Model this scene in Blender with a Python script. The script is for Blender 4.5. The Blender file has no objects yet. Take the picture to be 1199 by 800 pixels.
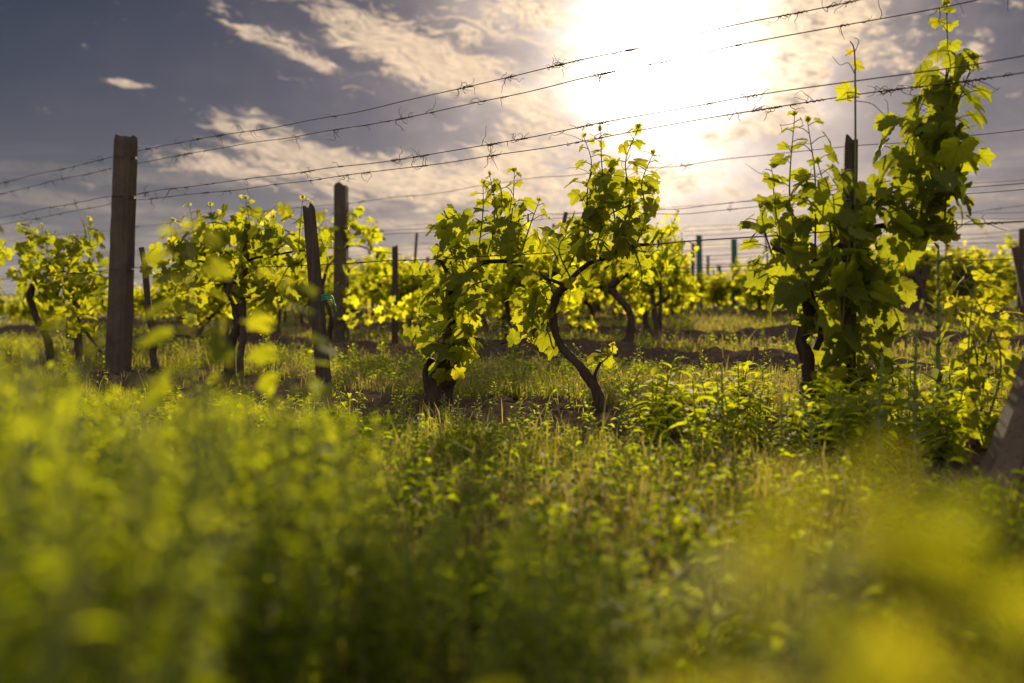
import bpy, math
import numpy as np
S = bpy.context.scene
COL = S.collection
RNG = np.random.default_rng(7)
R = math.radians

# ------------------------------------------------------------------ camera, sky, sun, exposure
F = 35 / 36 * 1199          # focal length in photograph pixels
CX, HY, CH = 600.0, 362.0, 0.46
cam_d = bpy.data.cameras.new('camera')
cam = bpy.data.objects.new('camera', cam_d)
COL.objects.link(cam)
cam.location = (0, 0, CH)
cam.rotation_euler = (math.pi / 2, 0, 0)
cam_d.lens = 35
cam_d.sensor_width = 36
cam_d.shift_y = -(400 - HY) / 1199
cam_d.clip_start = 0.02
cam_d.clip_end = 12000
cam_d.dof.use_dof = True
cam_d.dof.focus_distance = 4.5
cam_d.dof.aperture_fstop = 1.8
cam_d.dof.aperture_blades = 9
S.camera = cam

def ang(px, py):
    """azimuth (from +Y towards +X) and elevation of a photograph pixel"""
    return math.atan2(px - CX, F), math.atan2(HY - py, math.hypot(F, px - CX))

SUN_AZ, SUN_EL = ang(785, 60)
SUN_DIR = (math.sin(SUN_AZ) * math.cos(SUN_EL), math.cos(SUN_AZ) * math.cos(SUN_EL), math.sin(SUN_EL))

class NT:
    """tiny node builder"""
    def __init__(s, tree): s.t = tree; s.n = tree.nodes; s.l = tree.links
    def node(s, kind, **kw):
        n = s.n.new(kind)
        for k, v in kw.items(): setattr(n, k, v)
        return n
    def put(s, sock, v):
        if v is None: return
        if hasattr(v, 'is_linked') or isinstance(v, bpy.types.NodeSocket): s.l.new(v, sock)
        else: sock.default_value = v
    def m(s, op, a, b=None, c=None, clamp=False):
        n = s.node('ShaderNodeMath', operation=op); n.use_clamp = clamp
        s.put(n.inputs[0], a); s.put(n.inputs[1], b); s.put(n.inputs[2], c)
        return n.outputs[0]
    def mix(s, f, a, b, mode='MIX'):
        n = s.node('ShaderNodeMix', data_type='RGBA', blend_type=mode)
        s.put(n.inputs['Factor'], f); s.put(n.inputs[6], a); s.put(n.inputs[7], b)
        return n.outputs[2]
    def ramp(s, f, stops, interp='LINEAR'):
        n = s.node('ShaderNodeValToRGB'); e = n.color_ramp.elements; n.color_ramp.interpolation = interp
        while len(e) < len(stops): e.new(0.5)
        for i, (p, c) in enumerate(stops):
            e[i].position = p; e[i].color = (*c, 1) if len(c) == 3 else c
        s.put(n.inputs[0], f); return n.outputs[0]
    def sstep(s, v, a, b):
        n = s.node('ShaderNodeMapRange', interpolation_type='SMOOTHSTEP')
        s.put(n.inputs[0], v); n.inputs[1].default_value = a; n.inputs[2].default_value = b
        return n.outputs[0]
    def noise(s, vec, scale, detail=4, rough=.5, dist=0.0):
        n = s.node('ShaderNodeTexNoise'); s.put(n.inputs['Vector'], vec)
        n.inputs['Scale'].default_value = scale; n.inputs['Detail'].default_value = detail
        n.inputs['Roughness'].default_value = rough; n.inputs['Distortion'].default_value = dist
        return n.outputs[0]
    def comb(s, x, y, z=0.0):
        n = s.node('ShaderNodeCombineXYZ'); s.put(n.inputs[0], x); s.put(n.inputs[1], y); s.put(n.inputs[2], z)
        return n.outputs[0]

def build_world():
    w = bpy.data.worlds.new('World'); S.world = w; w.use_nodes = True
    w.node_tree.nodes.clear(); T = NT(w.node_tree)
    sky = T.node('ShaderNodeTexSky', sky_type='NISHITA')
    sky.sun_disc = False; sky.sun_elevation = SUN_EL; sky.sun_rotation = SUN_AZ
    sky.air_density = 1.0; sky.dust_density = 0.7; sky.ozone_density = 2.0
    tc = T.node('ShaderNodeTexCoord'); sep = T.node('ShaderNodeSeparateXYZ')
    T.l.new(tc.outputs['Generated'], sep.inputs[0])
    X, Y, Z = sep.outputs
    az = T.m('ARCTAN2', X, Y)
    el = T.m('ARCSINE', Z)
    # angle to the sun
    dt = T.node('ShaderNodeVectorMath', operation='DOT_PRODUCT')
    T.l.new(tc.outputs['Generated'], dt.inputs[0]); dt.inputs[1].default_value = SUN_DIR
    th = T.m('ARCCOSINE', T.m('MINIMUM', dt.outputs['Value'], 0.99999))
    thd = T.m('MULTIPLY', th, 180 / math.pi)
    edge = T.noise(T.comb(T.m('MULTIPLY', az, 9.0), T.m('MULTIPLY', el, 13.0), 2.0), 1.0, 8, .62)
    thd = T.m('MULTIPLY', thd, T.m('ADD', .42, T.m('MULTIPLY', edge, 1.18)))
    def gauss(sig):
        q = T.m('DIVIDE', thd, sig)
        return T.m('EXPONENT', T.m('MULTIPLY', T.m('MULTIPLY', q, q), -1.0))
    g_core, g_mid, g_wide = gauss(3.7), gauss(9.5), gauss(22.0)
    # clear air: the physical sky, toned towards slate and mauve evening haze
    base = T.mix(1.0, sky.outputs[0], (0.115, 0.112, 0.15, 1), 'MULTIPLY')
    elv = T.sstep(el, 0.0, 0.33)
    # --- clouds laid on the dome in azimuth and elevation
    wv = T.comb(T.m('MULTIPLY', az, 9.0), T.m('MULTIPLY', el, 22.0), 0.0)
    warp = T.m('MULTIPLY', T.m('SUBTRACT', T.noise(wv, 1.3, 4, .55), .5), 1.0)
    a2 = T.m('ADD', T.m('MULTIPLY', az, 8.0), T.m('MULTIPLY', el, 5.0))
    e2 = T.m('ADD', T.m('ADD', T.m('MULTIPLY', el, 42.0), T.m('MULTIPLY', az, 7.0)), T.m('MULTIPLY', warp, 2.0))
    streak = T.noise(T.comb(T.m('MULTIPLY', a2, 1.5), T.m('MULTIPLY', e2, 1.35), 3.7), 1.0, 12, .68)
    puff = T.noise(T.comb(T.m('MULTIPLY', az, 30.0), T.m('MULTIPLY', el, 52.0), warp), 1.1, 12, .68)
    band = T.noise(T.comb(T.m('MULTIPLY', az, 6.0), T.m('MULTIPLY', el, 60.0), 8.0), 1.0, 6, .55)
    def mask(px, py, rx, ry, tilt, k):
        """soft ellipse of k centred on a direction of the dome (radii in pixels of the photo's scale)"""
        a0, e0 = ang(px, py)
        c, s_ = math.cos(R(tilt)), math.sin(R(tilt))
        u = T.m('SUBTRACT', az, a0); v = T.m('SUBTRACT', el, e0)
        p = T.m('ADD', T.m('MULTIPLY', u, c * F / rx), T.m('MULTIPLY', v, s_ * F / rx))
        q = T.m('ADD', T.m('MULTIPLY', u, -s_ * F / ry), T.m('MULTIPLY', v, c * F / ry))
        r2 = T.m('ADD', T.m('MULTIPLY', p, p), T.m('MULTIPLY', q, q))
        return T.m('MULTIPLY', T.m('EXPONENT', T.m('MULTIPLY', r2, -1.0)), k)
    def total(lst):
        o = lst[0]
        for x in lst[1:]: o = T.m('ADD', o, x)
        return o
    m_st = total([mask(345, 62, 80, 14, -22, .26), mask(450, 40, 105, 30, -18, .30), mask(520, 82, 100, 28, -16, .34),
                  mask(148, 98, 26, 4, -5, .50), mask(330, 165, 110, 20, -16, .32), mask(240, 196, 90, 16, -6, .22),
                  mask(420, 205, 170, 26, -4, .27), mask(600, 185, 110, 40, 0, .28), mask(620, 130, 50, 40, 35, .20),
                  mask(250, 8, 30, 10, -20, .15), mask(520, 232, 170, 18, 0, .2), mask(560, 30, 60, 24, -15, .2), mask(680, 60, 40, 60, 10, .2), mask(1140, 210, 90, 20, 3, .1)])
    m_pf = total([mask(625, 12, 70, 20, -8, .36), mask(900, 25, 70, 34, -5, .34), mask(985, 25, 70, 30, 10, .26),
                  mask(930, 75, 55, 55, -30, .22), mask(1120, 55, 80, 50, 0, .09), mask(1070, 80, 60, 30, 10, .12),
                  mask(820, 8, 24, 16, 0, .44), mask(930, 120, 40, 50, -20, .14), mask(700, 200, 120, 30, 0, .16),
                  mask(800, 175, 60, 16, 0, .14), mask(745, 215, 160, 16, 0, .22), mask(860, 150, 70, 14, 5, .2)])
    fil = T.noise(T.comb(T.m('MULTIPLY', a2, 4.5), T.m('ADD', T.m('MULTIPLY', e2, 3.6), T.m('MULTIPLY', warp, 3.0)), 1.7), 1.0, 10, .66)
    s_all = T.m('ADD', T.m('MULTIPLY', T.m('SUBTRACT', streak, .5), 1.25), T.m('MULTIPLY', T.m('SUBTRACT', fil, .5), .95))
    c_st = T.sstep(T.m('ADD', s_all, T.m('MULTIPLY', m_st, 1.5)), .21, .48)
    p_all = T.m('ADD', T.m('MULTIPLY', T.m('SUBTRACT', puff, .5), 1.5), T.m('MULTIPLY', T.m('SUBTRACT', fil, .5), .7))
    c_pf = T.sstep(T.m('ADD', p_all, T.m('MULTIPLY', m_pf, 1.7)), .20, .46)
    bandmask = T.m('MULTIPLY', T.sstep(el, .17, .06), T.sstep(el, -.01, .05))
    c_bd = T.m('MULTIPLY', T.m('MULTIPLY', T.sstep(band, .44, .60), bandmask), T.m('ADD', .4, T.m('MULTIPLY', g_wide, .75)))
    cov = T.m('MAXIMUM', T.m('MAXIMUM', c_st, c_pf), T.m('MULTIPLY', c_bd, .8))
    thick = T.m('MULTIPLY', T.sstep(puff, .50, .68), T.sstep(T.m('ADD', m_pf, T.m('MULTIPLY', bandmask, .10)), .08, .30))
    # sunlight scattered in the air towards the viewer
    glow = T.mix(1.0, T.mix(g_mid, (0, 0, 0, 1), (.50, .40, .30, 1)), T.mix(g_core, (0, 0, 0, 1), (3.4, 3.1, 2.7, 1)), 'ADD')
    glow = T.mix(1.0, glow, T.mix(g_wide, (0, 0, 0, 1), (.05, .036, .032, 1)), 'ADD')
    horizon = T.mix(T.m('EXPONENT', T.m('MULTIPLY', T.m('ABSOLUTE', el), -13.0)), (0, 0, 0, 1), (.155, .125, .12, 1))
    glow = T.mix(1.0, glow, horizon, 'ADD')
    # lit cloud: brighter near the sun, warm cream further off; thick cores turn grey
    lit = T.mix(g_wide, (.34, .265, .21, 1), (.70, .53, .36, 1))
    lit = T.mix(1.0, lit, T.mix(g_core, (0, 0, 0, 1), (2.2, 1.9, 1.5, 1)), 'ADD')
    dark = T.mix(g_mid, (.11, .09, .095, 1), (.24, .20, .17, 1))
    tex = T.noise(T.comb(T.m('MULTIPLY', a2, 7.0), T.m('ADD', T.m('MULTIPLY', e2, 5.5), T.m('MULTIPLY', warp, 5.0)), 6.1), 1.0, 8, .68)
    lit = T.mix(1.0, lit, T.ramp(tex, [(.34, (.62, .62, .66)), (.62, (1.25, 1.20, 1.10))]), 'MULTIPLY')
    cloud = T.mix(T.m('MULTIPLY', thick, .85), lit, dark)
    nb = T.node('ShaderNodeBackground'); T.l.new(base, nb.inputs[0]); nb.inputs[1].default_value = 0.05
    gb = T.node('ShaderNodeBackground'); T.l.new(glow, gb.inputs[0]); gb.inputs[1].default_value = 1.0
    cb = T.node('ShaderNodeBackground'); T.l.new(cloud, cb.inputs[0]); cb.inputs[1].default_value = 1.0
    ad = T.node('ShaderNodeAddShader'); T.l.new(nb.outputs[0], ad.inputs[0]); T.l.new(gb.outputs[0], ad.inputs[1])
    # fill light added to the unseen sky overhead and behind the camera
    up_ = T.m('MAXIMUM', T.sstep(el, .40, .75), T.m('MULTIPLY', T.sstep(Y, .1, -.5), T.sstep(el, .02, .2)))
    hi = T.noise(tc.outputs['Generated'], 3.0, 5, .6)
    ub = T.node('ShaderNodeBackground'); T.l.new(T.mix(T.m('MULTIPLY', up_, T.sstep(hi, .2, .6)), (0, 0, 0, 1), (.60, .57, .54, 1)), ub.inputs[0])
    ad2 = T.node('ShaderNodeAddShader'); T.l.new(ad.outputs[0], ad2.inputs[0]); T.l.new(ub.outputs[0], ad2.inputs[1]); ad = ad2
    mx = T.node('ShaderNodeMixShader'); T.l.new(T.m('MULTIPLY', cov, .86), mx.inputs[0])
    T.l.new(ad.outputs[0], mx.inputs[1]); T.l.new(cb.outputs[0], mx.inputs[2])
    out = T.node('ShaderNodeOutputWorld'); T.l.new(mx.outputs[0], out.inputs[0])
    w.cycles.sampling_method = 'MANUAL'; w.cycles.sample_map_resolution = 512
build_world()

sun_d = bpy.data.lights.new('sun', 'SUN'); sun_d.energy = 5.0; sun_d.angle = R(0.6); sun_d.color = (1.0, .80, .52)
sun = bpy.data.objects.new('sun', sun_d); COL.objects.link(sun)
from mathutils import Vector
sun.rotation_euler = Vector(SUN_DIR).to_track_quat('Z', 'Y').to_euler()
S.view_settings.view_transform = 'Standard'; S.view_settings.look = 'None'
S.view_settings.exposure = 0.76; S.view_settings.gamma = 1.0
S.render.engine = 'CYCLES'
S.cycles.max_bounces = 7; S.cycles.diffuse_bounces = 3; S.cycles.glossy_bounces = 2; S.cycles.transmission_bounces = 5
S.cycles.sample_clamp_indirect = 6.0

# ------------------------------------------------------------------ placing helpers
UX, UY = -.7445, .6677      # direction of the vine rows
NX, NY = .6677, .7445       # across the rows, away from the camera
D0, DS = 3.41, 3.17         # first row's distance and the row spacing
def rowD(n): return D0 + DS * (n - 1)
def rowY(n, px): return rowD(n) / (NX * (px - CX) / F + NY)
def P(px, py, Y): return np.array(((px - CX) / F * Y, Y, CH + (HY - py) / F * Y))
def onrow(n, a):
    """point of row n at distance a along it"""
    d = rowD(n); return np.array((NX * d + UX * a, NY * d + UY * a))
def along(x, y): return UX * x + UY * y
def across(x, y): return NX * x + NY * y
def px_of(x, y): return CX + F * x / y

_w = np.random.default_rng(3)
_WV = [(k, _w.uniform(0, 2 * math.pi), _w.uniform(0, 2 * math.pi)) for k in np.geomspace(1.2, 70, 26)]
def lump(x, y, lo=0, hi=26):
    """cheap smooth noise, about -1..1"""
    s = 0; tot = 0
    for k, th, ph in _WV[lo:hi]:
        a = 1 / k ** .6; tot += a
        s = s + a * np.sin(k * (x * math.cos(th) + y * math.sin(th)) + ph + 1.7 * np.sin(.6 * k * (x * math.cos(th + 1.3) + y * math.sin(th + 1.3))))
    return s / tot * 1.8
def sm(v, a, b):
    t = np.clip((v - a) / (b - a), 0, 1); return t * t * (3 - 2 * t)
def soil_mask(x, y):
    d = across(x, y)
    k = np.abs((d - D0 + .22 + DS / 2) % DS - DS / 2)
    m = sm(.70 + .22 * lump(x * 1.3, y * 1.3, 2, 14) - k, -.08, .22)
    return m * (d > 1.9)
def ground(x, y, fine=True):
    x = np.asarray(x, float); y = np.asarray(y, float)
    d = across(x, y); a = along(x, y)
    z = .36 * sm(d, 2.6, 19.0)
    z = z - .035 * np.maximum(d - 27, 0) * sm(d, 27, 60)
    z = z - .025 * np.maximum(a - 16, 0) * sm(a, 16, 30) 
    z = np.maximum(z, -34)
    k = np.abs((d - D0 + .15 + DS / 2) % DS - DS / 2)
    near = sm(-np.hypot(x, y), -60, -30)
    z = z + near * (np.clip(.075 + .10 * lump(x * .9 + 4, y * .9, 1, 12), .02, .16) * np.exp(-(k / .34) ** 2) * (d > 1.9) * (.12 + .88 * sm(d, 4.2, 5.6)) + .02 * lump(x * .7, y * .7, 0, 10))
    if fine: z = z + near * (.008 + .030 * soil_mask(x, y)) * lump(x * 1.6, y * 1.6, 12, 26)
    return z
def gz(x, y): return float(ground(np.array([x]), np.array([y]))[0])

# ------------------------------------------------------------------ mesh helpers
class Geo:
    """collects triangle soup in numpy with a per-point tone and a leaf uv"""
    def __init__(s): s.v = []; s.f = []; s.t = []; s.u = []; s.n = 0
    def add(s, v, f, tone=0.5, uv=None):
        v = np.asarray(v, float).reshape(-1, 3); f = np.asarray(f, np.int64).reshape(-1, 3)
        s.v.append(v); s.f.append(f + s.n); s.n += len(v)
        s.t.append(np.broadcast_to(np.asarray(tone, float), (len(v),)))
        s.u.append(np.zeros((len(v), 2)) if uv is None else uv)
        return s
    def mesh(s, name, mat, smooth=True):
        me = bpy.data.meshes.new(name)
        if s.n:
            v = np.concatenate(s.v).astype(np.float32); f = np.concatenate(s.f).astype(np.int32)
            me.vertices.add(len(v)); me.vertices.foreach_set('co', v.ravel())
            me.loops.add(len(f) * 3); me.loops.foreach_set('vertex_index', f.ravel())
            me.polygons.add(len(f)); me.polygons.foreach_set('loop_start', np.arange(0, len(f) * 3, 3, dtype=np.int32))
            me.polygons.foreach_set('loop_total', np.full(len(f), 3, np.int32))
            me.polygons.foreach_set('use_smooth', np.full(len(f), smooth))
            me.update(calc_edges=True)
            t = me.attributes.new('tone', 'FLOAT', 'POINT'); t.data.foreach_set('value', np.concatenate(s.t).astype(np.float32))
            u = me.attributes.new('leafuv', 'FLOAT2', 'POINT'); u.data.foreach_set('vector', np.concatenate(s.u).astype(np.float32).ravel())
        me.materials.append(mat)
        return me

def link(o, parent=None):
    COL.objects.link(o)
    if parent is not None: o.parent = parent
    return o
def part(name, geo, mat, parent=None, smooth=True):
    return link(bpy.data.objects.new(name, geo.mesh(name, mat, smooth)), parent)
def tag(o, label, cat, group=None):
    o['label'] = label; o['category'] = cat
    if group: o['group'] = group
    return o
def thing(name, label, cat, loc, group=None, rz=0.0):
    o = bpy.data.objects.new(name, None); o.empty_display_size = .1
    o.location = loc; o.rotation_euler = (0, 0, rz)
    return tag(link(o), label, cat, group)
def structure(o): o['kind'] = 'structure'; return o
def copy_thing(root, loc, rz, sc, label, group):
    r = root.copy(); COL.objects.link(r); r.location = loc; r.rotation_euler = (0, 0, rz); r.scale = (sc if hasattr(sc, '__len__') else (sc, sc, sc))
    tag(r, label, root['category'], group)
    for ch in root.children:
        c = ch.copy(); COL.objects.link(c); c.parent = r
        for g in ch.children:
            d = g.copy(); COL.objects.link(d); d.parent = c
    return r

def smooth_line(pts, k=6):
    """Catmull-Rom through the points"""
    p = np.asarray(pts, float)
    if len(p) < 3:
        t = np.linspace(0, 1, k + 1)[:, None]; return p[0] * (1 - t) + p[-1] * t
    q = np.vstack([2 * p[0] - p[1], p, 2 * p[-1] - p[-2]]); out = []
    for i in range(1, len(q) - 2):
        for t in np.linspace(0, 1, k, endpoint=False):
            a, b, c, d = q[i - 1], q[i], q[i + 1], q[i + 2]
            out.append(.5 * (2 * b + (c - a) * t + (2 * a - 5 * b + 4 * c - d) * t * t + (3 * b - a - 3 * c + d) * t ** 3))
    out.append(p[-1]); return np.array(out)
def tube(geo, pts, rad, sides=6, bump=0.0, rng=RNG, tone=.5, cap=True):
    p = np.asarray(pts, float); n = len(p)
    rad = np.interp(np.linspace(0, 1, n), np.linspace(0, 1, len(np.atleast_1d(rad))), np.atleast_1d(rad))
    tg = np.gradient(p, axis=0); tg /= np.linalg.norm(tg, axis=1)[:, None] + 1e-9
    up = np.array([0.13, 1.0, .07]) if abs(tg[:, 2]).mean() > .5 else np.array([.05, .07, 1.0])
    a = np.cross(tg, up); a /= np.linalg.norm(a, axis=1)[:, None] + 1e-9
    b = np.cross(tg, a)
    th = np.linspace(0, 2 * math.pi, sides, endpoint=False)
    rr = rad[:, None] * np.ones(sides)
    if bump:
        ridge = rng.normal(0, 1, sides) * .5
        rr = rr * (1 + bump * (rng.normal(0, .6, (n, sides)) + ridge[None, :] + np.sin(np.arange(n) * .9 + rng.uniform(0, 6))[:, None] * .6))
    v = p[:, None, :] + rr[..., None] * (np.cos(th)[None, :, None] * a[:, None, :] + np.sin(th)[None, :, None] * b[:, None, :])
    v = v.reshape(-1, 3); f = []
    i = np.arange(n - 1)[:, None] * sides; j = np.arange(sides)[None, :]; j2 = (j + 1) % sides
    q0 = (i + j).ravel(); q1 = (i + j2).ravel(); q2 = (i + sides + j2).ravel(); q3 = (i + sides + j).ravel()
    f = np.concatenate([np.stack([q0, q1, q2], 1), np.stack([q0, q2, q3], 1)])
    if cap:
        v = np.vstack([v, p[0], p[-1]]); k0, k1 = n * sides, n * sides + 1; jj = np.arange(sides); j2 = (jj + 1) % sides
        f = np.vstack([f, np.stack([jj * 0 + k0, j2, jj], 1), np.stack([jj * 0 + k1, (n - 1) * sides + jj, (n - 1) * sides + j2], 1)])
    geo.add(v, f, tone)

# leaf templates: tip along +Y, top face +Z, stalk at the origin
def vine_leaf(kind, seed):
    g = np.random.default_rng(seed)
    if kind == 'near': A = np.linspace(-168, 168, 45)
    elif kind == 'mid': A = np.array([-160, -125, -102, -78, -52, -28, 0, 28, 52, 78, 102, 125, 160.])
    else: A = np.array([-150, -95, -55, -27, 0, 27, 55, 95, 150.])
    knots = [0, 14, 27, 40, 52, 66, 79, 92, 106, 130, 150, 168]
    rads = [1.0, .86, .66, .78, .86, .72, .56, .62, .68, .56, .52, .34]
    r = np.interp(np.abs(A), knots, rads)
    if kind == 'near': r = r * (1 + .05 * (np.arange(len(A)) % 2 * 2 - 1) + g.normal(0, .02, len(A)))
    if kind == 'far': r = r * 1.06
    a = np.radians(A); x, y = np.sin(a) * r, np.cos(a) * r
    fold, droop, wave = g.uniform(.10, .32), g.uniform(.15, .5), g.uniform(.03, .09)
    ph = g.uniform(0, 6)
    def zf(x, y): 
        rr = np.hypot(x, y); return fold * np.abs(x) - droop * rr ** 2 * .6 + wave * np.sin(np.arctan2(x, y) * 3.5 + ph) * rr
    if kind == 'near':
        rings = [(.36,), (.7,), (1.0,)]
        V = [np.array([[0, 0, 0]])]; n = len(A)
        for (k,) in rings: V.append(np.stack([x * k, y * k, zf(x * k, y * k) + (g.normal(0, .012, n) if k > .5 else 0)], 1))
        V = np.vstack(V); f = []
        for i in range(n - 1): f.append((0, 2 + i, 1 + i))
        for q in range(2):
            for i in range(n - 1):
                b0, b1 = 1 + q * n + i, 1 + (q + 1) * n + i
                f += [(b0, b0 + 1, b1 + 1), (b0, b1 + 1, b1)]
        f = np.array(f)
    else:
        n = len(A); V = np.vstack([[0, 0, 0], np.stack([x, y, zf(x, y)], 1)])
        f = np.array([(0, 2 + i, 1 + i) for i in range(n - 1)])
    return V, f
def blade_leaf(n, w, droop, seed=0):
    """lance-shaped leaf of length 1 and half width w"""
    t = np.linspace(0, 1, n); half = w * np.sin(np.pi * t ** .8) ** .85
    half[0] = w * .10; z = -droop * t ** 2; yy = t * (1 - .25 * droop * t)
    V = []; 
    for i in range(n): V += [(-half[i], yy[i], z[i] + half[i] * .45), (0, yy[i], z[i]), (half[i], yy[i], z[i] + half[i] * .45)]
    f = []
    for i in range(n - 1):
        for k in (0, 1):
            a = i * 3 + k; f += [(a, a + 1, a + 4), (a, a + 4, a + 3)]
    return np.array(V), np.array(f)
VL = {k: [vine_leaf(k, s) for s in range(6)] for k in ('near', 'mid', 'far')}
WL = [blade_leaf(5, .20, .35), blade_leaf(5, .17, .7), blade_leaf(5, .26, .2)]
WL_LOW = [blade_leaf(4, .24, .3), blade_leaf(4, .3, .6)]

def put_leaves(geo, templ, pos, tip, nor, size, tone):
    """stamp many leaves: tip = direction of the blade, nor = its top face"""
    pos = np.atleast_2d(pos); m = len(pos)
    if m == 0: return
    tip = tip / (np.linalg.norm(tip, axis=1)[:, None] + 1e-9)
    x = np.cross(tip, nor); x /= np.linalg.norm(x, axis=1)[:, None] + 1e-9
    z = np.cross(x, tip)
    size = np.broadcast_to(size, (m,)); tone = np.broadcast_to(tone, (m,))
    which = RNG.integers(0, len(templ), m)
    for k, (V, f) in enumerate(templ):
        s = np.where(which == k)[0]
        if not len(s): continue
        B = np.stack([x[s], tip[s], z[s]], 1)                       # m,3,3
        vv = np.einsum('vj,mjk->mvk', V, B) * size[s][:, None, None] + pos[s][:, None, :]
        ff = f[None] + (np.arange(len(s)) * len(V))[:, None, None]
        geo.add(vv.reshape(-1, 3), ff.reshape(-1, 3), np.repeat(tone[s], len(V)), np.tile(V[:, :2], (len(s), 1)))
def leaf_dirs(m, rng=RNG, down=.55, flat=.35):
    """vine leaves hang: tips out and down, faces mostly turned sideways to the light"""
    th = rng.uniform(0, 2 * math.pi, m)
    out = np.stack([np.cos(th), np.sin(th), np.zeros(m)], 1)
    tip = out * rng.uniform(.3, 1, m)[:, None]; tip[:, 2] = -down + rng.normal(0, .45, m)
    nor = out * .8 + rng.normal(0, .45, (m, 3)); nor[:, 2] = np.abs(nor[:, 2]) + flat
    return tip, nor

# ------------------------------------------------------------------ materials
def material(name):
    m = bpy.data.materials.new(name); m.use_nodes = True; m.node_tree.nodes.clear()
    return m, NT(m.node_tree)
def finish(T, shader): o = T.node('ShaderNodeOutputMaterial'); T.l.new(shader, o.inputs[0])
def bsdf(T, col, rough=.7, spec=.3, bump=None, bs=.3, bd=.01):
    b = T.node('ShaderNodeBsdfPrincipled'); T.put(b.inputs['Base Color'], col); T.put(b.inputs['Roughness'], rough)
    b.inputs['Specular IOR Level'].default_value = spec
    if bump is not None:
        n = T.node('ShaderNodeBump'); n.inputs['Strength'].default_value = bs; n.inputs['Distance'].default_value = bd
        T.put(n.inputs['Height'], bump); T.l.new(n.outputs[0], b.inputs['Normal'])
    return b
def leaf_material(name, refl, trans, veins=False, tw=.55, rough=.7):
    """refl / trans: ramps over the per-leaf tone"""
    m, T = material(name)
    at = T.node('ShaderNodeAttribute', attribute_name='tone'); tone = at.outputs['Fac']
    rc = T.ramp(tone, refl); tcx = T.ramp(tone, trans)
    geo = T.node('ShaderNodeNewGeometry')
    bl = T.noise(geo.outputs['Position'], 55, 3, .6)
    rc = T.mix(T.m('MULTIPLY', bl, .35), rc, (.03, .05, .008, 1)); bump = bl
    if veins:
        uv = T.node('ShaderNodeAttribute', attribute_name='leafuv'); sp = T.node('ShaderNodeSeparateXYZ'); T.l.new(uv.outputs['Vector'], sp.inputs[0])
        a = T.m('ARCTAN2', sp.outputs[0], sp.outputs[1]); r = T.m('SQRT', T.m('ADD', T.m('MULTIPLY', sp.outputs[0], sp.outputs[0]), T.m('MULTIPLY', sp.outputs[1], sp.outputs[1])))
        pp = T.m('PINGPONG', T.m('ADD', a, R(212)), R(26.5))            # main veins at 0, +-53, +-106 degrees
        dv = T.m('MULTIPLY', r, T.m('SINE', pp))
        v1 = T.m('SUBTRACT', 1.0, T.sstep(dv, .008, .030))
        # side veins climbing off the main ones
        sv = T.m('PINGPONG', T.m('ADD', T.m('MULTIPLY', r, 1.0), T.m('MULTIPLY', dv, -.9)), .085)
        v2 = T.m('MULTIPLY', T.m('SUBTRACT', 1.0, T.sstep(sv, .002, .016)), .45)
        v = T.m('MAXIMUM', v1, v2)
        rc = T.mix(T.m('MULTIPLY', v, .5), rc, (.16, .17, .05, 1)); tcx = T.mix(T.m('MULTIPLY', v, .55), tcx, (.12, .17, .015, 1))
        bump = T.m('ADD', T.m('MULTIPLY', bl, .5), T.m('MULTIPLY', v, -1.0))
    tcx = T.mix(T.m('MULTIPLY', bl, .3), tcx, (.10, .13, .01, 1))
    b = bsdf(T, rc, rough, .10, bump, .35, .003)
    t = T.node('ShaderNodeBsdfTranslucent'); T.l.new(tcx, t.inputs[0])
    x = T.node('ShaderNodeMixShader'); x.inputs[0].default_value = tw
    T.l.new(b.outputs[0], x.inputs[1]); T.l.new(t.outputs[0], x.inputs[2]); finish(T, x.outputs[0])
    return m
LR = [(0, (.050, .070, .012)), (.5, (.085, .102, .014)), (.85, (.14, .14, .02)), (1, (.20, .13, .03))]
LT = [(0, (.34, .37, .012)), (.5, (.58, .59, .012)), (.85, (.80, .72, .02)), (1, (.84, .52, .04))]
M_VINE = leaf_material('vine_leaf', LR, LT, veins=True, tw=.56)
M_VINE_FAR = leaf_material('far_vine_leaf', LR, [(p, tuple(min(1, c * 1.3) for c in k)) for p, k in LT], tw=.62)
M_WEED = leaf_material('weed_leaf', [(0, (.06, .10, .012)), (.6, (.10, .145, .012)), (1, (.17, .17, .02))],
                       [(0, (.38, .52, .008)), (.5, (.62, .70, .006)), (1, (.76, .76, .010))], tw=.60)
M_PALE = leaf_material('pale_weed_leaf', [(0, (.10, .13, .06)), (1, (.17, .19, .09))], [(0, (.26, .33, .05)), (1, (.40, .42, .08))], tw=.4)
M_GRASS = leaf_material('grass_blade', [(0, (.05, .07, .012)), (.4, (.10, .10, .02)), (.65, (.24, .19, .08)), (1, (.34, .25, .13))],
                        [(0, (.30, .34, .015)), (.4, (.48, .44, .03)), (.65, (.50, .38, .09)), (1, (.50, .36, .14))], tw=.45)

def bark_material(name, c0, c1, scale=40, stretch=.12, spec=.2):
    m, T = material(name); tc = T.node('ShaderNodeTexCoord'); mp = T.node('ShaderNodeMapping'); mp.inputs['Scale'].default_value = (1, 1, stretch)
    T.l.new(tc.outputs['Object'], mp.inputs[0]); n1 = T.noise(mp.outputs[0], scale, 8, .65, .6); n2 = T.noise(tc.outputs['Object'], 9, 4, .6)
    col = T.ramp(T.m('ADD', T.m('MULTIPLY', n1, .75), T.m('MULTIPLY', n2, .3)), [(.35, c0), (.72, c1)])
    finish(T, bsdf(T, col, .9, spec, n1, 1.0, .012).outputs[0]); return m
M_BARK = bark_material('vine_bark', (.020, .013, .009), (.085, .056, .037), 60)
M_STAKE = bark_material('weathered_stake_wood', (.030, .021, .017), (.11, .078, .058), 70, .05)
M_SHOOT = bark_material('green_shoot', (.09, .10, .03), (.20, .17, .06), 20, .3)
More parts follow.
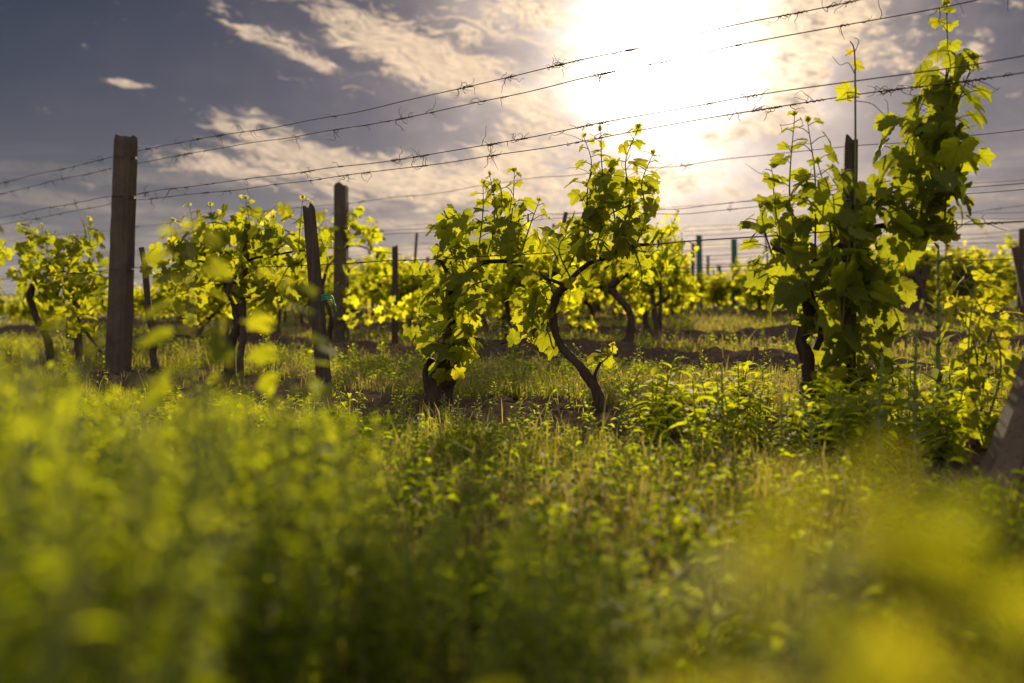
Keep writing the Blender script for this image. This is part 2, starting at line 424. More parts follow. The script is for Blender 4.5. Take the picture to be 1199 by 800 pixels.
M_STEM = bark_material('weed_stem', (.10, .12, .03), (.22, .22, .08), 20, .3)
M_TENDRIL = bark_material('dry_tendril', (.05, .03, .02), (.13, .08, .05), 40)
def concrete(name, c0, c1, moss=.0):
    m, T = material(name); tc = T.node('ShaderNodeTexCoord'); o = tc.outputs['Object']
    n1 = T.noise(o, 90, 6, .7); n2 = T.noise(o, 6, 5, .65, .5)
    mp = T.node('ShaderNodeMapping'); mp.inputs['Scale'].default_value = (22, 22, 1.6); T.l.new(o, mp.inputs[0]); n3 = T.noise(mp.outputs[0], 1, 6, .6)
    v = T.node('ShaderNodeTexVoronoi'); v.inputs['Scale'].default_value = 60; T.l.new(o, v.inputs[0])
    pit = T.sstep(v.outputs[0], .05, .22)
    col = T.ramp(T.m('ADD', T.m('MULTIPLY', n2, .5), T.m('ADD', T.m('MULTIPLY', n1, .22), T.m('MULTIPLY', n3, .3))), [(.36, c0), (.66, c1)])
    col = T.mix(T.m('MULTIPLY', T.m('SUBTRACT', 1.0, pit), .6), col, (.05, .04, .035, 1))
    col = T.mix(T.m('MULTIPLY', T.sstep(n2, .56, .7), moss), col, (.07, .08, .03, 1))
    finish(T, bsdf(T, col, .92, .2, T.m('ADD', T.m('MULTIPLY', n1, .6), T.m('MULTIPLY', pit, .8)), .8, .006).outputs[0]); return m
M_CONC = concrete('weathered_concrete', (.042, .031, .024), (.12, .087, .062), .35)
M_GREENPOST = concrete('green_painted_post', (.02, .075, .055), (.05, .16, .11))
def plain(name, c, rough=.5, metal=0.0):
    m, T = material(name); tc = T.node('ShaderNodeTexCoord'); n = T.noise(tc.outputs['Object'], 60, 4, .6)
    b = bsdf(T, T.mix(n, tuple(k * .6 for k in c) + (1,), tuple(c) + (1,)), rough, .4); b.inputs['Metallic'].default_value = metal
    finish(T, b.outputs[0]); return m
M_WIRE = plain('rusty_wire', (.12, .075, .05), .6, .5)
M_TWINE = plain('green_twine', (.02, .35, .16), .6)
M_FLOWER = leaf_material('yellow_petal', [(0, (.7, .35, .02)), (1, (.8, .4, .03))], [(0, (.8, .4, .02)), (1, (.8, .45, .03))], tw=.5)

# ------------------------------------------------------------------ ground and hills
def grid_mesh(name, xs, ys, zf, mat):
    X, Y = np.meshgrid(xs, ys); Z = zf(X, Y); n, m = X.shape
    i = (np.arange(n - 1)[:, None] * m + np.arange(m - 1)[None, :]).ravel()
    f = np.concatenate([np.stack([i, i + 1, i + m + 1], 1), np.stack([i, i + m + 1, i + m], 1)])
    g = Geo(); g.add(np.stack([X.ravel(), Y.ravel(), Z.ravel()], 1), f, soil_mask(X.ravel(), Y.ravel()) * (np.hypot(X, Y).ravel() < 45))
    return structure(part(name, g, mat))
def graded(lo, hi, step, far, n):
    a = np.arange(lo, hi + step / 2, step); g = np.geomspace(step, far, n)
    return np.concatenate([lo - np.cumsum(g)[::-1] if lo < 0 else [], a, hi + np.cumsum(g)])
m, T = material('ground_soil_and_turf')
geo = T.node('ShaderNodeNewGeometry'); pos = geo.outputs['Position']
at = T.node('ShaderNodeAttribute', attribute_name='tone')
n1, n2, n3 = T.noise(pos, 3, 6, .6), T.noise(pos, 34, 6, .7), T.noise(pos, .02, 4, .6)
soil = T.ramp(n2, [(.3, (.035, .024, .020)), (.7, (.105, .072, .055))])
turf = T.ramp(T.m('ADD', T.m('MULTIPLY', n1, .5), T.m('MULTIPLY', n2, .5)), [(.35, (.05, .055, .018)), (.55, (.085, .08, .028)), (.72, (.17, .13, .07))])
col = T.mix(T.sstep(T.m('ADD', at.outputs['Fac'], T.m('MULTIPLY', T.m('SUBTRACT', n2, .5), .7)), .35, .6), turf, soil)
dist = T.node('ShaderNodeVectorMath', operation='LENGTH'); T.l.new(pos, dist.inputs[0])
fields = T.ramp(n3, [(.35, (.05, .075, .03)), (.5, (.09, .10, .04)), (.65, (.15, .13, .07))])
col = T.mix(T.sstep(dist.outputs['Value'], 60, 140), col, fields)
finish(T, bsdf(T, col, 1.0, .0, T.m('ADD', T.m('MULTIPLY', n2, 1.0), n1), .9, .03).outputs[0]); M_GROUND = m
xs = graded(-9, 9, .07, 700, 46); ys = np.concatenate([np.arange(-3, .8, .3), np.arange(.8, 12, .06), np.arange(12, 26, .16), 26 + np.cumsum(np.geomspace(.2, 500, 52))])
grid_mesh('ground', xs, ys, ground, M_GROUND)

m, T = material('wooded_hill'); geo = T.node('ShaderNodeNewGeometry'); pos = geo.outputs['Position']
mp = T.node('ShaderNodeMapping'); mp.inputs['Scale'].default_value = (.004, .002, .02); T.l.new(pos, mp.inputs[0])
n1, n2 = T.noise(mp.outputs[0], 1.5, 5, .6), T.noise(pos, .03, 5, .7)
finish(T, bsdf(T, T.ramp(T.m('ADD', T.m('MULTIPLY', n1, .8), T.m('MULTIPLY', n2, .25)), [(.4, (.018, .032, .02)), (.55, (.035, .052, .028)), (.66, (.07, .07, .04))]), 1, .1).outputs[0]); M_HILL = m
def hills(X, Y):
    r = np.hypot(X, Y)
    ridge = 62 + 14 * np.sin(X / 900 + 1) + 7 * np.sin(X / 310 + 2) + 3 * np.sin(X / 120) + 4 * lump(X / 500, Y / 500, 0, 12)
    low = 22 + 8 * np.sin(X / 420 + .5) + 3 * np.sin(X / 150)
    return -36 + (ridge + 36) * np.exp(-((Y - 3000) / 520) ** 2) + low * np.exp(-((Y - 1700) / 260) ** 2)
grid_mesh('hills', np.linspace(-3600, 3600, 260), np.linspace(1000, 4200, 90), hills, M_HILL)
# the evening air: one even volume round the whole place
def haze():
    x0, x1, y0, y1, z0, z1 = -6000, 6000, -3000, 6500, -60, 120
    v = np.array([(x, y, z) for x in (x0, x1) for y in (y0, y1) for z in (z0, z1)], float)
    q = [(0, 1, 3, 2), (4, 6, 7, 5), (0, 4, 5, 1), (2, 3, 7, 6), (0, 2, 6, 4), (1, 5, 7, 3)]
    me = bpy.data.meshes.new('haze'); me.from_pydata(v.tolist(), [], q); me.update()
    m = bpy.data.materials.new('evening_haze'); m.use_nodes = True; m.node_tree.nodes.clear(); T = NT(m.node_tree)
    p = T.node('ShaderNodeVolumePrincipled'); p.inputs['Color'].default_value = (.55, .72, 1.0, 1); p.inputs['Density'].default_value = .00004; p.inputs['Anisotropy'].default_value = .1
    o = T.node('ShaderNodeOutputMaterial'); T.l.new(p.outputs[0], o.inputs['Volume']); me.materials.append(m)
    ob = link(bpy.data.objects.new('haze', me)); ob['kind'] = 'stuff'; return ob
haze()
#SPLIT
# ------------------------------------------------------------------ posts and stakes
def square_post(name, cat, label, base, top, w, mat, group=None, rot=.3, taper=.9, chips=True, depth=None, cap=None, seed=1, bury=.25):
    """a post from base to top (world points) with worn edges"""
    g = np.random.default_rng(seed); base = np.array(base, float); top = np.array(top, float)
    root = thing(name, label, cat, tuple(base), group)
    ax = top - base; L = np.linalg.norm(ax); ax /= L
    a = np.cross(ax, (math.sin(rot), math.cos(rot), 0)); a /= np.linalg.norm(a); b = np.cross(ax, a)
    n = 26; geo = Geo(); d = depth or w; ch = min(w, d) * .16
    prof = np.array([(-w/2+ch, -d/2), (0, -d/2*.99), (w/2-ch, -d/2), (w/2, -d/2+ch), (w/2*.99, 0), (w/2, d/2-ch), (w/2-ch, d/2), (0, d/2*.99), (-w/2+ch, d/2), (-w/2, d/2-ch), (-w/2*.99, 0), (-w/2, -d/2+ch)])
    k = len(prof); ts = np.linspace(-bury / L, 1, n); ts[-2] = 1 - .012
    V = []
    for i, t in enumerate(ts):
        s = 1 - (1 - taper) * t; s2 = s * (.93 if i == n - 1 else 1)
        pr = prof * s2 * (1 + g.normal(0, .010, (k, 1)))
        c = base * 0 + ax * t * L + a * g.normal(0, .0006) 
        V.append(c * 1.0 + pr[:, :1] * a + pr[:, 1:] * b)
    V = np.vstack(V); V[-k:] += ax * g.normal(0, .012 if chips else .004, (k, 1)) * (1.0)
    f = []
    for i in range(n - 1):
        for j in range(k):
            q = i * k + j; r = i * k + (j + 1) % k
            f += [(q, r, r + k), (q, r + k, q + k)]
    V = np.vstack([V, ax * L]); 
    for j in range(k): f.append((len(V) - 1, (n - 1) * k + j, (n - 1) * k + (j + 1) % k))
    geo.add(V, f)
    part('shaft', geo, mat, root, smooth=False)
    if cap:   # wire ties wound round the post at given heights
        for h in cap:
            tg = Geo(); s = (1 - (1 - taper) * h / L)
            for q in range(1 + (h > 1)):
                loop = []
                for th in np.linspace(0, 2 * math.pi, 13):
                    cx, cy = math.cos(th), math.sin(th); m_ = max(abs(cx), abs(cy))
                    loop.append(ax * (h + q * .012 + .004 * math.sin(th * 2)) + a * cx / m_ * (w * s / 2 + .002) + b * cy / m_ * (d * s / 2 + .002))
                tube(tg, loop, .0018, 5)
            part('wire_tie', tg, M_WIRE, root)
    return root
def round_stake(name, cat, label, base, top, r, mat, group=None, seed=1, bury=.12):
    g = np.random.default_rng(seed); base = np.array(base, float); top = np.array(top, float)
    v = top - base; L = np.linalg.norm(v)
    pts = [v * t + g.normal(0, r * .22, 3) * (0 < t < 1) for t in np.linspace(-bury / L, 1, 9)]
    pts[0] = v * (-bury / L)
    geo = Geo(); tube(geo, smooth_line(pts, 3), [r * 1.05, r, r * .86], 8, .07, g)
    o = part(name, geo, mat, None, smooth=False); o.location = base
    return tag(o, label, cat, group)
def basept(px, Y, dz=0):
    x = (px - CX) / F * Y; return np.array((x, Y, gz(x, Y) + dz))
def Yat(n, px): return rowY(n, px)

wires_h1 = [1.53, 1.24, 1.22, .72]
# front row
Y = Yat(1, 140)
b = basept(139, Y); t = P(148, 162, Y + .02)
square_post('trellis_post', 'post', 'tall thick weathered concrete post holding the front row wires, tallest post on the left', b, t, 28 / F * Y * .86, M_CONC, rot=.25, seed=4, cap=[.73, 1.24, 1.52])
Y = Yat(1, 378); b = basept(381, Y - .02); t = P(362, 243, Y)
square_post('leaning_post', 'post', 'dark split wooden post leaning left beside the front row, green twine on it', b, t, 15 / F * Y, M_STAKE, rot=.5, seed=8, taper=.8, cap=[.74])
g = Geo(); c = P(383, 352, Y - .07)
for q in range(3): tube(g, smooth_line([c + (-.03, .0, .012 * q), c + (0, -.015, .008 + .012 * q), c + (.03, .01, -.005 + .012 * q), c + (.045, .03, -.03 - .015 * q)], 4), .0035, 5)
tag(part('twine_tie', g, M_TWINE), 'bright green twine knotted round the leaning wooden post', 'twine')
Y = Yat(1, 180); round_stake('wooden_stake', 'stake', 'thin grey stake leaning left, just behind the tall concrete post', basept(184, Y + .05), P(166, 290, Y + .1), .024, M_STAKE, seed=3)
Y = Yat(1, 285); round_stake('wooden_stake', 'stake', 'upright dark stake beside the knobbly vine right of the concrete post', basept(281, Y), P(290, 262, Y), .023, M_STAKE, seed=5)
Y = Yat(1, 990); b = basept(992, Y); t = P(997, 164, Y)
square_post('vine_post', 'post', 'wooden post standing inside the large dark vine on the right', b, t, 17 / F * Y, M_STAKE, rot=.2, seed=12, taper=.85, cap=[.72, 1.2])
Y = 2.55; b = basept(1160, Y); t = np.array((b[0] + .48, Y + .25, b[2] + .95))
square_post('brace_post', 'post', 'pale concrete brace post slanting up out of the right edge', b, t, .07, M_CONC, rot=.1, seed=14, depth=.09)
# second row
Y = Yat(2, 400); square_post('trellis_post', 'post', 'square concrete post in the second row behind the leaning wooden post', basept(400, Y), P(400, 217, Y), 16 / F * Y, M_CONC, rot=.15, seed=21, cap=[.7, 1.2])
Y = Yat(2, 463); square_post('thin_post', 'post', 'thin dark upright post standing alone in the gap of the second row', basept(463, Y), P(463, 290, Y), 6.5 / F * Y, M_STAKE, rot=.3, seed=22)
for (n, px, top_y, px_top, lab, mat, w, yadd) in [
    (5, 697, 300, 697, 'pale concrete post seen beneath the crown of the S-shaped vine', M_CONC, 8, 0),
    (6, 820, 276, 819, 'green post, the left one of the three beyond the open gap', M_GREENPOST, 7, 0),
    (7, 849, 311, 842, 'short green post leaning left between two upright green posts', M_GREENPOST, 5, 0),
    (6, 861, 280, 860, 'green post, the right one of the three beyond the open gap', M_GREENPOST, 7, 0),
    (3, 770, 314, 760, 'slim grey stake leaning left beside the open gap', M_STAKE, 6, 0),
    (3, 592, 350, 592, 'short stake behind the trunk fork of the middle vines', M_STAKE, 8, 0),
    (5, 1070, 300, 1090, 'stout stake leaning right among the vines of the right background', M_STAKE, 9, 0),
    (5, 1092, 318, 1072, 'stake crossing the stout leaning one in the right background', M_STAKE, 7, .1),
    (5, 1050, 300, 1042, 'thin stake just left of the crossed pair in the right background', M_STAKE, 6, 0),
    (5, 1118, 300, 1117, 'upright stake just right of the crossed pair in the right background', M_STAKE, 6, 0),
    (4, 1205, 290, 1189, 'dark post leaning left at the right edge behind the brace post', M_STAKE, 9, 0),
    (4, 1195, 268, 1197, 'dark upright post at the far right edge', M_STAKE, 7, .5),
    (2, 93, 282, 86, 'upright stake within the leftmost leafy vine', M_STAKE, 8, -5.5),
    (2, 82, 372, 82, 'short pale post stub under the leftmost vine', M_CONC, 8, -3.0),
    (7, 488, 352, 488, 'small pale stake in the distant rows behind the thin dark post', M_CONC, 6, 0)]:
    Y = Yat(n, px) + yadd
    square_post('stake' if mat is M_STAKE else 'small_post', 'stake' if mat is M_STAKE else 'post', lab, basept(px, Y), P(px_top, top_y, Y + .05), w / F * Y, mat, seed=int(px), bury=.1)

# ------------------------------------------------------------------ wires
def tendril_curl(geo, p, rng, s=.03, r=.0016):
    q = p.copy(); pts = [q.copy()]; d = rng.normal(0, 1, 3); d[2] = -abs(d[2]) * rng.choice([1, 1, 1, -.6])
    for i in range(rng.integers(4, 9)):
        d = d / np.linalg.norm(d) + rng.normal(0, .55, 3); q = q + d / np.linalg.norm(d) * s * .45; pts.append(q.copy())
    tube(geo, smooth_line(pts, 3), [r * 1.3, r * .6], 4)
def wire(n, h, off, label, group, r, x_end, x_start=-60, sag=.03, tend=0, seed=0):
    g = np.random.default_rng(seed)
    Y1, Y0 = Yat(n, x_end), Yat(n, x_start)
    a0 = along((x_start - CX) / F * Y0, Y0); a1 = along((x_end - CX) / F * Y1, Y1)
    xs = np.linspace(a0, a1, max(12, int(abs(a0 - a1) / .35)))
    span = 6.2; pa = along((140 - CX) / F * Yat(1, 140), Yat(1, 140)) if n == 1 else a0
    pts = []
    for k, a in enumerate(xs):
        p = onrow(n, a); u = ((a - pa) / span) % 1
        z = h + float(ground(*onrow(n, a), fine=False)) * (.5) - sag * 4 * u * (1 - u) + .005 * math.sin(a * 2.3 + seed) + .003 * math.sin(a * 7 + seed)
        pts.append((p[0] + NX * off, p[1] + NY * off, z))
    pts = smooth_line(pts, 4); geo = Geo(); base = pts[0].copy(); tube(geo, pts - base, r, 5)
    o = part('trellis_wire', geo, M_WIRE); o.location = base
    tag(o, label, 'wire', group)
    if tend:
        idx = g.choice(np.arange(2, len(pts) - 2), tend)
        for i in idx:
            tg = Geo()
            for q in range(g.choice([1, 2, 3, 6])):
                p = pts[i] - base + (pts[i + 1] - pts[i]) * g.random() + (0, 0, 0)
                if g.random() < .55:   # wound round the wire
                    ax = (pts[i + 1] - pts[i]); ax /= np.linalg.norm(ax); L = g.uniform(.02, .06)
                    s1 = np.cross(ax, (0, 0, 1)); s2 = np.cross(ax, s1)
                    tube(tg, [p + ax * L * t / 12 + (s1 * math.cos(t * 1.2) + s2 * math.sin(t * 1.2)) * (r + .0015) for t in range(13)], .0016, 4)
                tendril_curl(tg, p, g, g.uniform(.015, .04), .0012)
            part('dried_tendril', tg, M_TENDRIL, o)
wire(1, 1.555, .0, 'topmost wire of the front row, rising from the tall concrete post', None, .0023, 1090, tend=36, seed=1)
wire(1, 1.50, .09, 'second wire from the top of the front row, close under the topmost', None, .0023, 1240, tend=36, seed=2)
wire(1, 1.255, -.05, 'front row wire at two thirds height, upper one of its pair', None, .0023, 1290, tend=34, seed=3)
wire(1, 1.225, .06, 'front row wire at two thirds height, lower one of its pair', None, .0023, 1290, tend=30, seed=4)
wire(1, .74, .02, 'lowest wire of the front row, running through the vine arms', None, .0026, 1290, tend=10, seed=5)
ordn = ['', 'front', 'second', 'third', 'fourth', 'fifth', 'sixth', 'seventh', 'eighth', 'ninth', 'tenth', 'eleventh', 'twelfth']
wire(2, 1.53, 0, 'topmost wire of the second row, running over the square concrete post', None, .0028, 1290, tend=26, seed=6)
wire(2, 1.20, -.04, 'second row wire below its topmost, upper one of a pair', None, .0026, 1290, tend=18, seed=7)
wire(2, 1.17, .06, 'second row wire below its topmost, lower one of a pair', None, .0026, 1290, tend=18, seed=8)
wire(2, .74, 0, 'lowest wire of the second row at the height of the vine arms', None, .0028, 1290, seed=9)
for n in range(3, 9):
    for k, h in enumerate((1.55, 1.27, 1.21, .98, .76)[:5 if n < 6 else 4]):
        wire(n, h, .05 * (k % 2), f'taut rusty wire of the {ordn[n]} row of vines, strung behind the rows before it', f'wires of the {ordn[n]} row', .0025 + .0006 * (n - 3), 1250, tend=(24 if n < 5 and k < 2 else 0), seed=20 + n * 5 + k)

# ------------------------------------------------------------------ vines of the front row
def shoot_leaves(fol, cane, ten, pts, size, rng, templ, step=.055, tip_small=.3, r=.004, tone0=.45, curls=True):
    """a green shoot with alternate leaves that get smaller and yellower towards the tip"""
    L = np.linalg.norm(np.diff(pts, axis=0), axis=1); cum = np.r_[0, np.cumsum(L)]; tot = cum[-1]
    tube(cane, pts, [r, r * .75, r * .35], 5)
    s = step * .5; side = rng.uniform(0, 6.28); P0, T, N, SZ, TN = [], [], [], [], []
    while s < tot:
        f = s / tot; p = np.array([np.interp(s, cum, pts[:, k]) for k in range(3)])
        side += math.pi + rng.normal(0, .5)
        out = np.array((math.cos(side), math.sin(side) * .7, rng.uniform(.0, .6))); out /= np.linalg.norm(out)
        k = (1 - f ** 3.4 * (1 - tip_small)) * rng.uniform(.75, 1.15) * size
        pet = p + out * k * .75
        tube(cane, smooth_line([p, p + out * k * .4 + (0, 0, k * .08), pet], 2), [r * .45, r * .35], 4, cap=False)
        tipd = out * .6 + rng.normal(0, .25, 3); tipd[2] = -.75 + f * .5 + rng.normal(0, .25)
        nor = out * .9 + rng.normal(0, .3, 3); nor[2] = abs(nor[2]) + .35
        P0.append(pet); T.append(tipd); N.append(nor); SZ.append(k * .62); TN.append(np.clip(tone0 + f ** 2 * .36 + rng.normal(0, .10), 0, .9))
        if curls and f > .35 and rng.random() < .35:
            q = p.copy(); d = -out + (0, 0, .6); pts2 = [q.copy()]
            for c in range(7):
                d = d / np.linalg.norm(d) + rng.normal(0, .32, 3); q = q + d / np.linalg.norm(d) * .018; pts2.append(q.copy())
            tg_ = Geo(); tube(tg_, smooth_line(pts2, 3), [r * .3, r * .18], 4, cap=False); ten.append(tg_)
        s += step * (1 - .45 * f) * rng.uniform(.8, 1.2)
    put_leaves(fol, templ, np.array(P0), np.array(T), np.array(N), np.array(SZ), np.array(TN))
    # budding tip
    for c in range(4):
        d = rng.normal(0, 1, 3); d[2] = abs(d[2]) + .6; d /= np.linalg.norm(d)
        put_leaves(fol, templ, pts[-1] + d * .006, d[None], rng.normal(0, 1, (1, 3)), size * .16, .8)

def vine(label, row, trunk, tr, arms=(), blobs=(), shoots=(), leaf=.058, tn=.40, dY=0.0, seed=0, spread=.17, sucker=0, name='grapevine', templ='near', dens=1.0):
    """a vine laid out by where its parts stand in the row's plane; trunk, arms, shoots: lists of (px, py[, depth offset])"""
    g = np.random.default_rng(seed); tm = VL[templ]; leaf *= 1.28
    def W(q, dz=0.0):
        Y = Yat(row, trunk[0][0]) + dY
        # follow the row: points further along it lie at the row's own depth
        Yq = Yat(row, q[0]) * .6 + Y * .4 + dY * .6
        return P(q[0], q[1], Yq + (q[2] if len(q) > 2 else 0) + dz)
    b = W(trunk[0]); b[2] = gz(b[0], b[1]) - .04
    root = thing(name, label, 'grapevine', tuple(b + (0, 0, .04)))
    org = b + (0, 0, .04)
    fol, cane, tk = Geo(), Geo(), Geo(); made = []
    pts = [b] + [W(q) for q in trunk[1:]]
    tube(tk, smooth_line(np.array(pts) - org, 7), [r * .8 for r in tr], 14, .14, g)
    for a in arms:
        pa = np.array([W(q) for q in a[0]]) - org; tube(tk, smooth_line(pa, 6), [r * .62 for r in a[1]], 9, .08, g)
    for sh in shoots:
        p = np.array([W(q) for q in sh[0]]) - org; mid = smooth_line(p, 8)
        sc_, sf_, st_ = Geo(), Geo(), []; made.append((sc_, sf_, st_))
        shoot_leaves(sf_, sc_, st_, mid, (sh[1] if len(sh) > 1 else 1) * leaf * 1.55, g, tm, tone0=tn)
    for (cx, cy, rx, ry, lay, *fw) in blobs:
        Y = Yat(row, cx) + dY; lp = leaf * 1.35 * F / Y
        n = int(math.pi * rx * ry / (lp * lp * .62) * lay * dens * 1.7)
        th = g.uniform(0, 2 * math.pi, n); rr = g.uniform(0, 1, n) ** .5
        rr = rr * (1 + g.normal(0, .16, n)) * (1 + .18 * np.sin(th * 5 + seed) + .1 * np.sin(th * 9 + 2 * seed))
        qx, qy = cx + rx * rr * np.cos(th), cy + ry * rr * np.sin(th)
        sc = min(rx, ry) * Y / F; dep = g.normal(0, 1, n) * min(spread, sc * .9) - (fw[0] if fw else 0)
        pos = np.array([W((x, y, d)) for x, y, d in zip(qx, qy, dep)]).reshape(-1, 3) - org
        tip, nor = leaf_dirs(n, g)
        put_leaves(fol, tm, pos, tip, nor, leaf * g.uniform(.55, 1.15, n), np.clip(g.normal(tn, .2, n), 0, .85))
        for k in range(max(2, n // 16)):    # canes threading through the leaves
            i, j = g.integers(0, n, 2); c = pos[i].copy(); d2 = pos[j]
            if np.linalg.norm(c - d2) < .45: tube(cane, smooth_line([c, (c + d2) / 2 + (0, 0, .04), d2], 4), [.004, .003], 4)
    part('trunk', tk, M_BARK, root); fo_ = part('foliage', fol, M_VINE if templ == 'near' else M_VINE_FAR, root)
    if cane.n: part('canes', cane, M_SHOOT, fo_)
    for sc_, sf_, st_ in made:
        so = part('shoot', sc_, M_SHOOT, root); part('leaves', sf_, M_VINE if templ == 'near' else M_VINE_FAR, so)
        for q in st_: part('tendril', q, M_SHOOT, so)
    return root

vine('S-shaped grapevine with a bare winding trunk, in the centre of the front row', 1,
     [(703, 492), (701, 462), (682, 432), (656, 402), (648, 368), (655, 342), (672, 330)], [.050, .030, .024, .020, .021, .022, .020],
     arms=[([(660, 338), (685, 312), (712, 300), (742, 288), (760, 286)], [.020, .014, .009]), ([(700, 458), (697, 440), (704, 424)], [.015, .010]), ([(664, 335), (640, 325), (632, 318)], [.014, .008])],
     blobs=[(712, 288, 50, 24, 2.0), (700, 270, 46, 34, 2.2), (680, 318, 22, 30, 1.4), (722, 232, 34, 44, 1.5), (628, 352, 28, 40, 1.5), (622, 388, 26, 32, 1.1), (748, 255, 16, 46, .9), (706, 420, 12, 20, 1.1), (745, 212, 14, 20, .8), (700, 205, 20, 22, .8)],
     shoots=[([(722, 290), (738, 235), (733, 190), (748, 150)], 1.0), ([(700, 290), (708, 235), (705, 190), (704, 152)], .85), ([(690, 290), (688, 230), (693, 190), (684, 160)], .85),
             ([(745, 290), (757, 250), (752, 215), (765, 180)], .9), ([(668, 325), (655, 290), (676, 262)], .9), ([(650, 330), (628, 350), (622, 400)], .9), ([(700, 430), (716, 414), (718, 405)], .7), ([(742, 288), (752, 320), (748, 338)], .8)],
     leaf=.060, seed=11, dens=.8, tn=.45)
vine('bushy grapevine left of the S-shaped one, leaves sprouting low round its stump', 1,
     [(515, 466), (518, 446), (528, 418), (530, 380), (530, 345), (538, 318)], [.105, .085, .060, .040, .034, .030],
     arms=[([(532, 345), (556, 312), (590, 306), (612, 312)], [.026, .017, .010]), ([(533, 340), (520, 312), (512, 300)], [.02, .010]), ([(508, 470), (500, 440), (506, 420)], [.05, .03])],
     blobs=[(560, 288, 46, 32, 2.1), (535, 268, 30, 26, 1.6), (522, 308, 24, 28, 1.6), (590, 252, 34, 32, 1.3), (613, 285, 22, 32, 1.2), (525, 388, 34, 38, 2.6, .13), (540, 350, 34, 26, 1.8, .1), (530, 325, 34, 22, 1.5, .1), (518, 420, 30, 18, 1.6, .12), (545, 405, 18, 22, 1.3)],
     shoots=[([(560, 300), (566, 250), (566, 215)], .9), ([(590, 300), (600, 250), (603, 200)], 1.0), ([(575, 300), (580, 240), (574, 205)], .9), ([(610, 300), (622, 262), (632, 235)], .9), ([(530, 300), (522, 270), (524, 258)], .8),
             ([(520, 420), (505, 395), (492, 372)], .8), ([(535, 420), (555, 385), (560, 350)], .9)],
     leaf=.058, seed=12, dens=.9)
vine('grapevine with a thick knobbly head, between the thin grey stake and the leaning post', 1,
     [(270, 440), (271, 408), (279, 380), (276, 352), (270, 334), (272, 326)], [.050, .036, .034, .040, .058, .035],
     arms=[([(271, 332), (290, 306), (325, 298), (365, 292)], [.022, .014, .009]), ([(270, 335), (248, 310), (215, 303)], [.02, .010])],
     blobs=[(262, 318, 50, 22, 1.2), (232, 292, 42, 34, 2.2), (275, 280, 38, 32, 1.8), (322, 288, 40, 36, 1.9), (222, 338, 32, 30, 1.0), (300, 335, 36, 24, .8), (345, 330, 22, 36, .9), (200, 305, 24, 40, 1.1), (366, 275, 18, 28, 1.0)],
     shoots=[([(230, 300), (226, 262), (222, 240)], .8), ([(262, 300), (250, 262), (247, 240)], .8), ([(300, 300), (293, 262), (288, 232)], .9), ([(350, 295), (352, 262), (355, 232)], .9), ([(325, 300), (318, 275), (322, 255)], .8), ([(205, 300), (200, 265), (203, 258)], .8)],
     leaf=.060, seed=13)
vine('leftmost whole grapevine, dark trunk in two stems, left of the tall concrete post', 1,
     [(60, 425), (56, 398), (42, 370), (36, 345), (44, 325)], [.045, .034, .030, .040, .020],
     arms=[([(118, 412), (104, 392), (92, 372), (86, 345)], [.014, .02, .015]), ([(42, 330), (60, 318), (90, 320), (112, 325)], [.02, .012, .009])],
     blobs=[(40, 338, 24, 24, 1.4), (75, 332, 40, 22, 1.4), (55, 305, 34, 32, 1.9), (95, 312, 34, 36, 1.9), (40, 280, 18, 18, 1.0), (112, 345, 18, 26, 1.2), (85, 350, 24, 18, .9), (48, 375, 10, 22, .7), (100, 378, 20, 20, .8)],
     shoots=[([(40, 300), (34, 275), (26, 262)], .8), ([(60, 300), (52, 280), (50, 264)], .8), ([(105, 310), (106, 280), (104, 256)], .8), ([(80, 300), (84, 285), (86, 276)], .8)],
     leaf=.060, seed=14)
vine('grapevine cut by the left edge, only a few leaves showing', 1, [(-40, 420), (-38, 360), (-30, 320)], [.045, .03, .02],
     blobs=[(-22, 300, 30, 30, 1.5), (-25, 340, 24, 30, 1.0)], shoots=[([(-20, 320), (-2, 300), (6, 285)], .9), ([(-20, 310), (-6, 330), (2, 345)], .7)], leaf=.06, seed=15)
vine('large dark grapevine on the right with its tallest shoot climbing past the top wire', 1,
     [(948, 470), (946, 425), (938, 398), (950, 368), (945, 335), (962, 300)], [.042, .031, .026, .034, .028, .026],
     arms=[([(955, 320), (985, 288), (1020, 268), (1062, 262), (1085, 275)], [.028, .018, .010]), ([(950, 370), (962, 388), (956, 410)], [.03, .018]), ([(948, 330), (925, 300), (905, 290)], [.022, .012])],
     blobs=[(950, 300, 50, 46, 1.9), (1005, 300, 46, 52, 2.3), (1068, 228, 50, 44, 2.1), (1090, 170, 44, 66, 2.2), (1108, 130, 34, 40, 1.2), (1030, 350, 40, 44, 2.0), (925, 340, 34, 40, 1.1), (915, 265, 28, 26, .9), (1000, 395, 44, 44, 1.5), (950, 250, 36, 26, 1.0),
            (1040, 262, 60, 34, 1.8), (1118, 110, 22, 40, 1.0), (1112, 235, 22, 50, 1.2), (985, 360, 40, 40, 1.4), (1010, 435, 42, 44, 1.6), (985, 400, 30, 40, 1.0), (994, 335, 24, 66, 1.3, .16), (990, 250, 22, 44, 1.2, .14), (942, 392, 20, 22, .9, .12)],
     shoots=[([(1070, 260), (1085, 180), (1108, 90), (1109, 5)], 1.0), ([(1060, 262), (1060, 180), (1085, 110)], 1.1), ([(1085, 260), (1110, 160), (1128, 105), (1142, 68)], .95), ([(930, 300), (925, 220), (931, 135)], .8), ([(955, 300), (955, 210), (946, 142)], .9),
             ([(975, 290), (968, 230), (958, 190)], 1.0), ([(915, 300), (908, 240), (904, 195)], .8), ([(1090, 250), (1125, 200), (1130, 160)], 1.1), ([(1100, 265), (1120, 260), (1118, 280)], 1.0), ([(935, 330), (905, 320), (892, 345)], .9), ([(905, 300), (893, 262), (890, 240)], .9)],
     leaf=.064, seed=16, spread=.22, dens=1.1, tn=.22)
